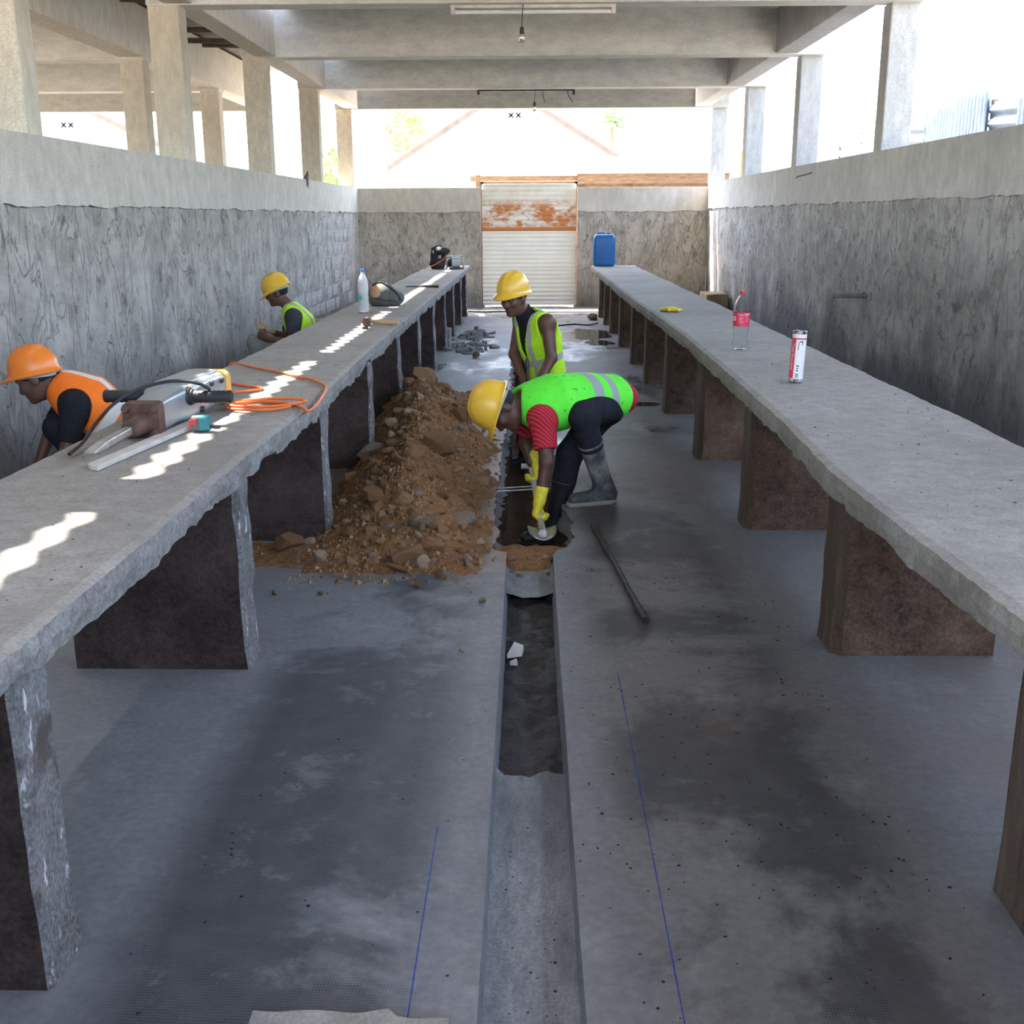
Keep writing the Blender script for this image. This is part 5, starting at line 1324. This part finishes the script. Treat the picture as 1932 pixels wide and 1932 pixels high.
# ------------------------------------------------------------------ things on the left bench
TOP = .8215
def rrect(c, ax, az, hw, hh, r, n=4):
    c, ax, az = Vector(c), Vector(ax), Vector(az); pts = []
    for qx, qz, a0 in ((1, 1, 0), (-1, 1, 1), (-1, -1, 2), (1, -1, 3)):
        for k in range(n + 1):
            a = math.pi / 2 * (a0 + k / n); pts.append(c + ax * (qx * (hw - r) + r * math.cos(a)) + az * (qz * (hh - r) + r * math.sin(a)))
    return pts
def breaker():
    p0 = Vector((-1.435, 3.54, .858)); ay = Vector((.045, 1.0, .035)).normalized(); ax = Vector((1, -.045, 0)).normalized(); az = ax.cross(ay)
    at = lambda t, x=0, z=0: p0 + ay * t + ax * x + az * z
    root = empty('demolition_hammer', (-1.42, 4.3, TOP)); tag(root, 'grey demolition hammer with black side grips lying on the left bench', 'breaker')
    loft = lambda secs: [rrect(at(t, x, z), ax, az, hw, hh, r) for t, x, z, hw, hh, r in secs]
    build('housing', MB().rings(loft([(.50, 0, .010, .058, .056, .015), (.58, 0, .012, .060, .058, .015), (.66, .0, .016, .068, .060, .02), (.73, .0, .020, .090, .066, .025), (.98, .0, .016, .096, .066, .025), (1.17, 0, .006, .092, .062, .03)])), 'castgrey', root, smooth=35)
    build('rear_cap', MB().rings(loft([(1.165, 0, .006, .096, .068, .03), (1.235, 0, .004, .094, .066, .035), (1.26, 0, .004, .082, .056, .035)])), 'castyellow', root, smooth=35)
    build('top_cover', MB().rings(loft([(.77, 0, .086, .066, .012, .010), (1.14, 0, .072, .062, .012, .010)])), 'castgrey', root, smooth=35)
    build('flange', MB().rings(loft([(.45, 0, .006, .068, .068, .018), (.505, 0, .006, .070, .070, .018)])), 'rustbrown', root, smooth=35)
    build('retainer', MB().lathe(at(.33), [(.026, 0), (.034, .02), (.036, .08), (.046, .10), (.048, .13)], 20, ay), 'rustbrown', root, smooth=40)
    ch = build('chisel', MB().rings([rrect(at(0.0), ax, az, .018, .003, .002), rrect(at(.05), ax, az, .020, .010, .004), rrect(at(.10), ax, az, .017, .016, .006), rrect(at(.36), ax, az, .016, .016, .007)]), 'steel', root, smooth=35)
    for x, z, t in ((-.05, .05, .44), (.05, .05, .44), (-.05, -.04, .44), (.05, -.04, .44)):
        build('bolt', MB().lathe(at(t, x, z + .006), [(.0, -.012), (.012, -.012), (.014, -.006), (.014, .012)], 8, ay), 'rustbrown', root, smooth=30)
    for t, z in ((.78, .055), (.97, .055), (.84, -.025), (1.10, -.03), (1.1, .045)):
        build('bolt', MB().lathe(at(t, .094, z), [(.0, .012), (.010, .012), (.013, .006), (.013, -.01)], 10, ax), 'darksteel', root, smooth=30)
    for s in (-1, 1):
        prof = [(.012, .085), (.030, .088), (.030, .10), (.024, .105)]
        for k in range(7): prof += [(.0255, .112 + k * .018), (.023, .121 + k * .018)]
        prof += [(.026, .245), (.022, .252), (.0, .252)]
        g = build('grip', MB().lathe(at(.74, 0, .045), prof, 18, ax * s), 'black_rubber', root, smooth=40)
        build('clamp', MB().lathe(at(.74, 0, .045), [(.034, .070), (.040, .078), (.034, .092)], 16, ax * s), 'black_rubber', g, smooth=40)
    pts = [at(.74, .17, .072), at(.73, .12, .10), at(.70, .03, .112), at(.62, -.05, .10), at(.52, -.115, .065), at(.40, -.14, .02), at(.25, -.13, -.02), at(.10, -.115, -.028)]
    sm = []
    for i in range(len(pts) - 1):
        a = pts[max(i - 1, 0)]; b = pts[i]; c = pts[i + 1]; d = pts[min(i + 2, len(pts) - 1)]
        for k in range(6):
            t = k / 6; sm.append(.5 * ((2 * b) + (c - a) * t + (2 * a - 5 * b + 4 * c - d) * t * t + (3 * b - a - 3 * c + d) * t ** 3))
    sm.append(pts[-1]); build('cable', MB().tube([tuple(p) for p in sm], .0065, 8), 'blackcable', root, smooth='all')
breaker()
# pale wooden strip under the breaker
mb = MB().prism([(-1.372, 3.44), (-1.40, 3.455), (-1.42, 3.48), (-1.315, 4.325), (-1.262, 4.30)], TOP - .001, TOP + .016, 'xy')
o = build('wooden_strip', mb, 'greywood', at=(-1.34, 3.9, TOP)); bevel(o, .002, 1); tag(o, 'flat pale wooden strip under the demolition hammer', 'strip')
# tape measure
root = empty('tape_measure', (-1.225, 4.12, TOP)); tag(root, 'small teal and grey tape measure on the left bench', 'tape measure')
mb = MB().rings([rrect((-1.265, 4.12, TOP + .03), (0, 1, 0), (0, 0, 1), .022, .028, .012), rrect((-1.235, 4.12, TOP + .03), (0, 1, 0), (0, 0, 1), .024, .0295, .012)]); build('label_face', mb, 'baggrey', root, smooth=40)
mb = MB().rings([rrect((-1.235, 4.12, TOP + .03), (0, 1, 0), (0, 0, 1), .025, .0300, .012), rrect((-1.20, 4.12, TOP + .03), (0, 1, 0), (0, 0, 1), .022, .027, .012)]); build('case', mb, 'teal', root, smooth=40)
build('lock_button', MB().box((-1.262, 4.092, TOP + .03), (-1.246, 4.100, TOP + .05)), 'redplastic', root); build('red_stripe', MB().box((-1.272, 4.098, TOP + .015), (-1.264, 4.142, TOP + .045)), 'redplastic', root)
build('belt_loop', MB().tube([(-1.205, 4.12, TOP + .02), (-1.185, 4.125, TOP + .012), (-1.165, 4.13, TOP + .012)], .005, 8), 'darksteel', root, smooth='all')

def spline(pts, per=8):
    P = [Vector(p) for p in pts]; out = []
    for i in range(len(P) - 1):
        a = P[max(i - 1, 0)]; b = P[i]; c = P[i + 1]; d = P[min(i + 2, len(P) - 1)]
        for k in range(per):
            t = k / per; out.append(.5 * ((2 * b) + (c - a) * t + (2 * a - 5 * b + 4 * c - d) * t * t + (3 * b - a - 3 * c + d) * t ** 3))
    out.append(P[-1]); return [tuple(p) for p in out]
zc = TOP + .007
cord = [(-1.70, 6.12, .70), (-1.645, 6.08, .81), (-1.60, 6.06, zc + .004), (-1.50, 5.95, zc), (-1.386, 5.82, zc), (-1.24, 5.66, zc), (-1.16, 5.54, zc), (-1.08, 5.46, zc), (-1.02, 5.36, zc), (-.955, 5.20, zc), (-.925, 4.98, zc), (-.905, 4.75, zc + .002), (-.897, 4.60, zc + .002), (-.905, 4.50, zc + .004), (-.945, 4.60, zc), (-1.02, 4.70, zc), (-1.14, 4.74, zc), (-1.24, 4.68, zc), (-1.27, 4.60, zc), (-1.20, 4.53, zc + .006), (-1.08, 4.52, zc + .006), (-1.0, 4.57, zc + .01), (-1.03, 4.66, zc + .012), (-1.15, 4.70, zc + .012), (-1.26, 4.63, zc + .012), (-1.22, 4.55, zc + .016), (-1.10, 4.535, zc + .016), (-.99, 4.60, zc + .016), (-.955, 4.72, zc + .012), (-1.05, 4.78, zc + .012), (-1.20, 4.78, zc + .006), (-1.28, 4.72, zc + .006), (-1.32, 4.84, zc), (-1.34, 4.95, zc + .01), (-1.24, 5.14, zc), (-1.35, 5.24, zc), (-1.45, 5.30, zc), (-1.44, 5.05, zc + .01), (-1.40, 4.90, zc + .045)]
o = build('extension_cord', MB().tube(spline(cord, 7), .0062, 8), 'orangecord', at=(-1.2, 5.0, TOP), smooth='all'); tag(o, 'orange extension cord looped on the left bench behind the hammer drill', 'cord')
o['label'] = 'orange extension cord coiled on the left bench behind the demolition hammer'

# bottles
def bottle(cx, cy, z, prof, label, cap_mat, cap_r, lab_z, lab_mat, lab_r):
    root = empty('water_bottle', (cx, cy, z)); tag(root, label, 'bottle')
    outer = prof; inner = [(max(.0, r - .0012), h + (.002 if i == 0 else 0)) for i, (r, h) in enumerate(prof)][::-1]
    H = prof[-1][1]
    b = build('body', MB().lathe((cx, cy, z), [(0.0, .004)] + outer, 32, caps=False), 'pet' if lab_mat else 'petsunlit', root, smooth='all', fixn=True)
    m_ = b.modifiers.new('t', 'SOLIDIFY'); m_.thickness = .0012; m_.offset = -1
    c_ = build('cap', MB().lathe((cx, cy, z + H - .004), [(0, .022), (cap_r * .92, .022), (cap_r, .018), (cap_r, 0), (cap_r * .8, 0)], 24, caps=False), cap_mat, root, smooth=40)
    if lab_mat:
        lb = build('label', MB().lathe((cx, cy, z), [(lab_r, lab_z[0]), (lab_r + .0006, (lab_z[0] + lab_z[1]) / 2), (lab_r, lab_z[1])], 40, caps=False), lab_mat, root, smooth='all'); return root, lb
    return root, b
pl = [(.030, 0), (.040, .004), (.0445, .018), (.043, .04), (.0445, .06), (.041, .075), (.0435, .09), (.0405, .11), (.0425, .13), (.0405, .15), (.0440, .17), (.0455, .20), (.0445, .235), (.038, .27), (.027, .30), (.016, .318), (.0145, .322), (.0145, .340)]
bl, lb = bottle(-1.39, 9.48, TOP, pl, 'tall clear water bottle with a blue cap beside the grey bag', 'bluecap', .0165, None, None, 0)
build('water', MB().lathe((-1.39, 9.48, TOP), [(0, .006), (.038, .007), (.042, .018), (.0405, .04), (.042, .06), (.0385, .075), (.041, .09), (.038, .11), (.040, .13), (.038, .15), (.0405, .165), (0, .166)], 28, caps=False), 'pet', bl, smooth='all')
build('print', MB().lathe((-1.39, 9.48, TOP), [(.0458, .118), (.0462, .135), (.0455, .150)], 12, a0=math.pi * 1.18, a1=math.pi * 1.55, caps=False), 'tealprint', bl, smooth='all') if False else None
t = NT('turquoise_print'); M['tealprint'] = t.done((.03, .42, .46), .5)
build('print', MB().lathe((-1.39, 9.48, TOP), [(.0445, .108), (.0452, .125), (.0440, .140)], 12, a0=math.pi * 1.12, a1=math.pi * 1.50, caps=False), 'tealprint', bl, smooth='all')['label'] = 'turquoise print'
pr_ = [(.020, .006), (.034, .0), (.043, .006), (.0475, .025), (.0460, .05), (.0420, .072), (.0405, .09), (.0430, .112), (.0470, .13), (.0480, .15), (.0480, .205), (.0478, .225), (.0450, .250), (.037, .280), (.025, .306), (.0155, .318), (.0145, .322), (.0145, .328)]
br, lb = bottle(1.268, 6.73, TOP, pr_, 'clear plastic bottle with a red label and red cap on the right bench', 'redplastic', .0168, (.140, .222), 'labelred', .0486)
def text_mesh(s, size):
    cu = bpy.data.curves.new('text', 'FONT'); cu.body = s; cu.size = size; cu.resolution_u = 2
    o = bpy.data.objects.new('text', cu); COL.objects.link(o); dg = bpy.context.evaluated_depsgraph_get(); me = bpy.data.meshes.new_from_object(o.evaluated_get(dg))
    v = np.array([p.co[:] for p in me.vertices]); f = [tuple(p.vertices) for p in me.polygons]; bpy.data.objects.remove(o); bpy.data.meshes.remove(me); return v, f
def wrap(v, c, axis, d0, r, phi0, h0, vertical=False):
    """wrap flat text on a cylinder: phi measured from d0 (towards the viewer) to the viewer's right"""
    c, axis, d0 = Vector(c), Vector(axis).normalized(), Vector(d0); d0 = (d0 - axis * d0.dot(axis)).normalized(); rt = axis.cross(d0); out = []
    for x, y, z in v:
        if vertical: ph = phi0 + y / r; h = h0 - x
        else: ph = phi0 + x / r; h = h0 + y
        out.append(c + axis * h + (d0 * math.cos(ph) + rt * math.sin(ph)) * r)
    return out
def wrapped_text(s, size, parent, mat, c, axis, d0, r, phi0, h0, vertical=False, name='lettering'):
    v, f = text_mesh(s, size); mb = MB(); mb.add(wrap(v, c, axis, d0, r, phi0, h0, vertical), f); return build(name, mb, mat, parent, fixn=False)
def wrapped_quad(parent, mat, c, axis, d0, r, p0, p1, h0, h1, name='print', n=8):
    v = []; f = []
    for i in range(n + 1):
        x = (p0 + (p1 - p0) * i / n) * r; v += [(x, h0, 0), (x, h1, 0)]
    f = [(2 * i, 2 * i + 2, 2 * i + 3, 2 * i + 1) for i in range(n)]; mb = MB(); mb.add(wrap(v, c, axis, d0, r, 0, 0), f); return build(name, mb, mat, parent, fixn=False)
bc = (1.268, 6.73, TOP); d0 = Vector((-1.268, -6.73, 0)); up = Vector((0, 0, 1))
wrapped_text('Coca-Cola', .0155, lb, 'white', bc, up, d0, .0496, -.45, .204)
wrapped_quad(lb, 'white', bc, up, d0, .0494, .52, 1.1, .2095, .2135)
for k, (a, b) in enumerate(((-.30, .25), (-.30, .15), (-.32, .30), (-.30, .22))): wrapped_quad(lb, 'white', bc, up, d0, .0494, a, b, .190 - k * .010, .1915 - k * .010)
for k, (a, b) in enumerate(((.5, .85), (.5, .95), (.52, .9))): wrapped_quad(lb, 'white', bc, up, d0, .0494, a, b, .197 - k * .013, .1985 - k * .013)
def badge(ph, h, r, mat, rad, name):
    v = [(0, 0, 0)] + [(rad * math.cos(6.283 * k / 20), rad * math.sin(6.283 * k / 20), 0) for k in range(20)]; mb = MB(); mb.add(wrap(v, bc, up, d0, r, ph, h), [(0, 1 + k, 1 + (k + 1) % 20) for k in range(20)]); return build(name, mb, mat, lb, fixn=False)
badge(-.95, .186, .0496, 'white', .0135, 'round_badge'); badge(-.95, .186, .0500, 'baggrey', .0065, 'badge_centre')

# grease cartridge
def cartridge():
    c = Vector((1.285, 5.37, TOP)); ax = Vector((.045, .02, 1)).normalized(); d0 = Vector((-1.285, -5.37, 0)); r = .0335
    root = empty('grease_cartridge', tuple(c)); tag(root, 'red and white grease cartridge standing on the right bench', 'cartridge')
    build('tube', MB().lathe(c, [(r, .016), (r, .232)], 36, ax), 'white', root, smooth=40)
    build('bottom_cap', MB().lathe(c, [(.0, 0), (r * .9, 0), (r + .0018, .003), (r + .0018, .016), (r, .018)], 36, ax, caps=False), 'dirtysteel', root, smooth=40)
    build('top_cap', MB().lathe(c, [(r, .230), (r + .0012, .232), (r + .0012, .244), (r - .002, .246), (r - .004, .238), (0, .238)], 36, ax, caps=False), 'dirtysteel', root, smooth=40)
    rs = wrapped_quad(root, 'labelred', c, ax, d0, r + .0005, -2.2, -.42, .020, .212, 'red_panel', 20)
    wrapped_quad(root, 'labelred', c, ax, d0, r + .0005, -.42, 1.8, .205, .212, 'red_stripe', 20)
    wrapped_text('TotalEnergies', .0235, root, 'white', c, ax, d0, r + .001, -1.05, .187, True)
    for p0, p1, h0, h1 in ((-.06, .02, .155, .195), (.12, .62, .192, .197), (.42, .52, .178, .192), (-.08, .30, .078, .083), (.0, .2, .066, .072), (-.05, .2, .055, .061)): wrapped_quad(root, 'blackprint', c, ax, d0, r + .0008, p0, p1, h0, h1)
    for k in range(7): wrapped_quad(root, 'blackprint', c, ax, d0, r + .0008, -.12, .30, .024 + k * .0032, .0256 + k * .0032, 'barcode')
t = NT('dirty_steel'); n = t.noise(60, 4, .7); M['dirtysteel'] = t.done(t.ramp(n, [(.42, (.03, .028, .025)), (.58, (.55, .53, .50))]), .45, None, .3, .5)
cartridge()

# hand hammer
root = empty('hand_hammer', (-1.1, 8.35, TOP)); tag(root, 'hammer with a wooden handle lying on the left bench', 'hammer')
build('handle', MB().tube([(-1.20, 8.36, TOP + .028), (-1.08, 8.33, TOP + .022), (-.965, 8.30, TOP + .02)], [.013, .017, .018], 12), 'wood', root, smooth=50)
build('head', MB().rings([rrect((-1.205, 8.44, TOP + .03), (1, 0, 0), (0, 0, 1), .022, .022, .008), rrect((-1.20, 8.40, TOP + .03), (1, 0, 0), (0, 0, 1), .024, .026, .010), rrect((-1.20, 8.33, TOP + .03), (1, 0, 0), (0, 0, 1), .020, .024, .008), rrect((-1.195, 8.28, TOP + .03), (1, 0, 0), (0, 0, 1), .026, .028, .012), rrect((-1.195, 8.25, TOP + .03), (1, 0, 0), (0, 0, 1), .026, .028, .012)]), 'rustbrown', root, smooth=40)
o = build('steel_nut', MB().lathe((-1.175, 8.05, TOP), [(.010, 0), (.022, 0), (.022, .016), (.010, .016)], 6, caps=False), 'darksteel', at=(-1.175, 8.05, TOP)); tag(o, 'small dark ring nut just below the hammer head', 'nut')
o = build('steel_bit', MB().tube([(-1.40, 12.9, TOP + .010), (-1.22, 12.86, TOP + .012), (-1.02, 12.82, TOP + .014)], [.005, .009, .014], 8), 'darksteel', at=(-1.2, 12.85, TOP)); tag(o, 'thin dark chisel lying across the sun strip on the left bench', 'chisel')

# soft bags: implicit lumps
def soft_bag(name, label, cat, prims, h, mat, at):
    o = sdf_obj(name, prims, h, mat, at=at, post=lambda X, D: np.maximum(D + .008 * np.sin(X[..., 0] * 31) * np.sin(X[..., 2] * 27), TOP - X[..., 2])); tag(o, label, cat); return o
bg = soft_bag('shoulder_bag', 'slumped grey canvas bag with sunlight painted tan on one side behind the water bottle', 'bag', [ell((-1.33, 10.25, TOP + .095), (.115, .11, .105), k=.04), ell((-1.25, 10.25, TOP + .07), (.12, .10, .075), k=.05), cap((-1.40, 10.22, TOP + .05), (-1.22, 10.22, TOP + .03), .055, .04, k=.04)], .009, 'baggrey', (-1.3, 10.25, TOP))
sdf_obj('sunlit_side', [ell((-1.36, 10.232, TOP + .105), (.078, .098, .088), k=.02)], .008, 'bagsunlit', bg)['label'] = 'tan patch painted as sunlight on the bag'  # tan lump stands in for sun on the bag's upper left
build('strap', MB().tube(spline([(-1.40, 10.14, TOP + .185), (-1.33, 10.14, TOP + .212), (-1.25, 10.13, TOP + .17), (-1.18, 10.13, TOP + .11), (-1.15, 10.12, TOP + .05)]), .009, 8), 'bagblack', bg, smooth='all')
build('zip', MB().tube(spline([(-1.385, 10.142, TOP + .075), (-1.30, 10.127, TOP + .055), (-1.20, 10.135, TOP + .045)]), .004, 6), 'bagblack', bg, smooth='all')
b2 = soft_bag('tool_bag', 'black upright tool bag at the far end of the left bench', 'bag', [cap((-1.40, 17.5, TOP + .08), (-1.37, 17.5, TOP + .27), .125, .085, (0, 1, 0), .7, .05), ell((-1.30, 17.42, TOP + .27), (.10, .08, .06), k=.04), cap((-1.47, 17.5, TOP + .2), (-1.47, 17.5, TOP + .30), .04, .03, k=.03)], .010, 'bagblack', (-1.39, 17.5, TOP))
for x, z in ((-1.455, .24), (-1.37, .16), (-1.345, .165)): build('buckle', MB().box((x - .008, 17.37, TOP + z), (x + .008, 17.385, TOP + z + .045)), 'castgrey', b2)
build('handle', MB().tube(spline([(-1.45, 17.5, TOP + .30), (-1.42, 17.48, TOP + .345), (-1.35, 17.48, TOP + .345), (-1.31, 17.5, TOP + .31)]), .010, 8), 'bagblack', b2, smooth='all')
root = empty('generator_set', (-1.12, 17.55, TOP)); tag(root, 'small grey motor in a tube frame beside the black tool bag', 'motor')
build('motor_block', MB().rings([rrect((-1.18, 17.55, TOP + .10), (0, 1, 0), (0, 0, 1), .07, .075, .02), rrect((-1.06, 17.55, TOP + .10), (0, 1, 0), (0, 0, 1), .07, .075, .02)]), 'castgrey', root, smooth=40)
build('fan_cover', MB().lathe((-1.255, 17.55, TOP + .09), [(.0, 0), (.055, 0), (.065, .02), (.065, .075)], 20, Vector((1, 0, 0))), 'bagblack', root, smooth=40)
fr_ = [(-1.255, 17.47, TOP + .008), (-1.255, 17.47, TOP + .185), (-1.02, 17.47, TOP + .195), (-1.0, 17.47, TOP + .008)]
for a, b in zip(fr_, fr_[1:]): build('frame_tube', MB().tube([a, b], .008, 8), 'steel', root, smooth='all')
build('base_rail', MB().box((-1.22, 17.46, TOP), (-1.0, 17.62, TOP + .02)), 'darksteel', root)
o = build('extension_cord', MB().tube(spline([(-1.62, 17.2, TOP - .03), (-1.56, 17.25, TOP + .02), (-1.45, 17.33, TOP + .06), (-1.33, 17.36, TOP + .13), (-1.25, 17.42, TOP + .19)]), .007, 8), 'orangecord', at=(-1.4, 17.3, TOP), smooth='all'); tag(o, 'orange cord running past the black tool bag at the far end', 'cord')

# ------------------------------------------------------------------ things on the right bench
def jerrycan():
    c = Vector((1.20, 18.25, TOP)); root = empty('jerrycan', tuple(c)); tag(root, 'blue plastic jerrycan standing on the far end of the right bench', 'jerrycan')
    X, Y, Z = Vector((1, 0, 0)), Vector((0, 1, 0)), Vector((0, 0, 1)); secs = []
    for z, hw, hd in ((0, .145, .115), (.012, .160, .130), (.05, .172, .138), (.20, .176, .14), (.42, .172, .138), (.46, .166, .132), (.485, .148, .11), (.492, .12, .09)): secs.append(rrect(c + Z * z, X, Y, hw, hd, .05, 5))
    build('body', MB().rings(secs), 'bluecan', root, smooth=50)
    build('cap', MB().lathe(tuple(c + Vector((.07, .02, .49))), [(.03, -.005), (.03, .028), (.0, .028)], 20), 'bluecan', root, smooth=40)
    build('handle', MB().tube([tuple(c + Vector((-.11, 0, .475))), tuple(c + Vector((-.09, 0, .515))), tuple(c + Vector((-.01, 0, .515))), tuple(c + Vector((.01, 0, .475)))], .014, 10), 'bluecan', root, smooth='all')
    build('side_rib', MB().rings([rrect(c + Z * z, X, Y, .178, .05, .02) for z in (.08, .40)]), 'bluecan', root, smooth=50)
jerrycan()
g = sdf_obj('work_glove', [ell((1.20, 9.48, TOP + .018), (.055, .05, .022), k=.02)] + [cap((1.21 + .01 * i, 9.45 - .004 * i, TOP + .016), (1.25 + .012 * i, 9.41 + .03 * i, TOP + .010), .012, .010, k=.01) for i in range(4)] + [cap((1.17, 9.46, TOP + .015), (1.165, 9.40, TOP + .012), .012, .010, k=.01), cap((1.17, 9.50, TOP + .016), (1.13, 9.53, TOP + .014), .03, .03, (0, 0, 1), .5, .02)], .005, 'glove', at=(1.2, 9.48, TOP), post=lambda X, D: np.maximum(D, TOP - X[..., 2]))
tag(g, 'crumpled yellow work glove lying on the right bench', 'glove')

# ------------------------------------------------------------------ small things on walls and floor
M['pierbrown'] = concrete('brown_masonry', (.20, .15, .09), (.36, .29, .19), (.12, .09, .055), .5, 4, (1, 1, .6), .6)
root = empty('pipe_stub', (3.19, 11.0, .85)); tag(root, 'short dark pipe stub sticking out of the right wall', 'pipe')
build('pipe', MB().tube([(3.22, 10.72, .865), (3.10, 10.95, .845), (2.98, 11.1, .835)], .021, 14), 'rubble', root, smooth=50); build('collar', MB().lathe((3.185, 10.79, .86), [(.022, 0), (.030, 0), (.030, .02), (.022, .02)], 16, Vector((-.45, .86, -.05)), caps=False), 'rubble', root, smooth=40)
o = build('masonry_pier', MB().box((2.80, 17.9, 0), (3.155, 18.55, .40), .01), 'pierbrown', at=(3.05, 18.2, 0)); bevel(o, .015); tag(o, 'brown stained masonry block against the far right wall', 'block')
o = build('masonry_pier', MB().box((-3.02, 14.0, 0), (-2.5, 15.0, .30), .01), 'rubble', at=(-2.8, 14.5, 0)); bevel(o, .015); tag(o, 'low grey masonry block along the far left wall', 'block')
mb = MB()
for k in range(5):
    a = rnd(-.6, .6); mb.tube(spline([(-3.06, 15.75 + .03 * k, 2.11), (-3.03, 15.72 + .05 * k, 2.13 + .02 * k), (-3.02, 15.8 + .1 * a, 2.06 - .02 * k)], 4), .005, 5)
o = build('wire_tangle', mb, 'darksteel', at=(-3.05, 15.8, 2.1)); tag(o, 'small tangle of dark wire on the left wall top', 'wire')
o = build('tie_wire', MB().tube(spline([(3.19, 13.9, 2.02), (3.17, 13.75, 2.04), (3.17, 13.3, 2.05), (3.18, 13.1, 2.06)], 5), .006, 6), 'darksteel', at=(3.18, 13.5, 2.03)); tag(o, 'thin dark wire stuck along the right wall top', 'wire')
for lab, pts in (('dark cable lying on the floor before the gate, left part', [(-1.05, 19.55, .012), (-.8, 19.4, .012), (-.45, 19.5, .012), (-.2, 19.42, .012)]), ('thin twisted wire on the floor by the far right bench leg', [(.45, 16.9, .01), (.7, 17.1, .012), (.9, 16.95, .012), (1.05, 17.1, .03)])):
    o = build('floor_cable', MB().tube(spline(pts), .011, 6), 'blackcable', at=pts[1], smooth='all'); tag(o, lab, 'cable')
for x, y, r, lab in ((-.62, 13.1, .06, 'dark broken lump on the far left aisle floor'), (1.02, 17.9, .09, 'dark brick fragment beside the far right bench leg')):
    s_ = STONE(x, y, r * .5, r, 3, lab); s_.name = 'broken_lump'
mb = MB().box((-1.16, 14.1, 0), (-1.0, 14.5, .22), .01); o = build('hollow_block', mb, 'rubble', at=(-1.08, 14.3, 0)); bevel(o, .01); tag(o, 'grey block leaning at the far left bench leg', 'block')

# ------------------------------------------------------------------ lamps under the beams (switched off)
def batten(y, z, x0, x1, tube, label):
    root = empty('strip_light', ((x0 + x1) / 2, y, z)); tag(root, label, 'lamp')
    build('batten', MB().box((x0, y - .02, z), (x1, y + .02, z + (.045 if tube else .025))), 'dirtywhite' if tube else 'darksteel', root)
    for x in (x0 + .02, x1 - .02): build('lamp_holder', MB().box((x - .018, y - .018, z - .05), (x + .018, y + .018, z)), 'dirtywhite' if tube else 'darksteel', root)
    if tube: build('tube', MB().tube([(x0 + .04, y, z - .032), (x1 - .04, y, z - .032)], .017, 12), 'white', root, smooth=50)
batten(10.63, 3.375, -.69, .77, True, 'dusty white strip light under the nearest visible beam')
batten(17.27, 3.36, -.753, .675, False, 'bare dark strip light rail under the third beam')
def bulb(x, y, z0, z1, label):
    root = empty('hanging_bulb', (x, y, z0)); tag(root, label, 'lamp')
    build('wire', MB().tube([(x + .01, y, z0), (x, y, (z0 + z1) / 2), (x, y, z1 + .13)], .004, 6), 'blackcable', root)
    build('socket', MB().lathe((x, y, z1 + .07), [(.0, .065), (.012, .062), (.018, .045), (.020, .0), (.0, 0)], 16, caps=False), 'rustbrown', root, smooth=40)
    build('glass', MB().lathe((x, y, z1), [(.0, 0), (.018, .004), (.029, .020), (.031, .035), (.024, .055), (.016, .072)], 20, caps=False), 'bulb', root, smooth='all')
bulb(-.06, 10.60, 3.40, 3.085, 'bare bulb hanging on a wire below the strip light')
bulb(.085, 17.25, 3.39, 3.08, 'bare bulb hanging on a wire under the third beam')
for x, dx in ((.20, .04), (.56, .09)):
    o = build('loose_wire', MB().tube(spline([(x, 17.25, 3.37), (x + dx * .3, 17.24, 3.28), (x + dx, 17.24, 3.20)]), .006, 6), 'blackcable', at=(x, 17.25, 3.37)); tag(o, 'loose wire end dangling under the third beam, %s' % ('near the bulb' if x < .4 else 'right end of the rail'), 'wire')
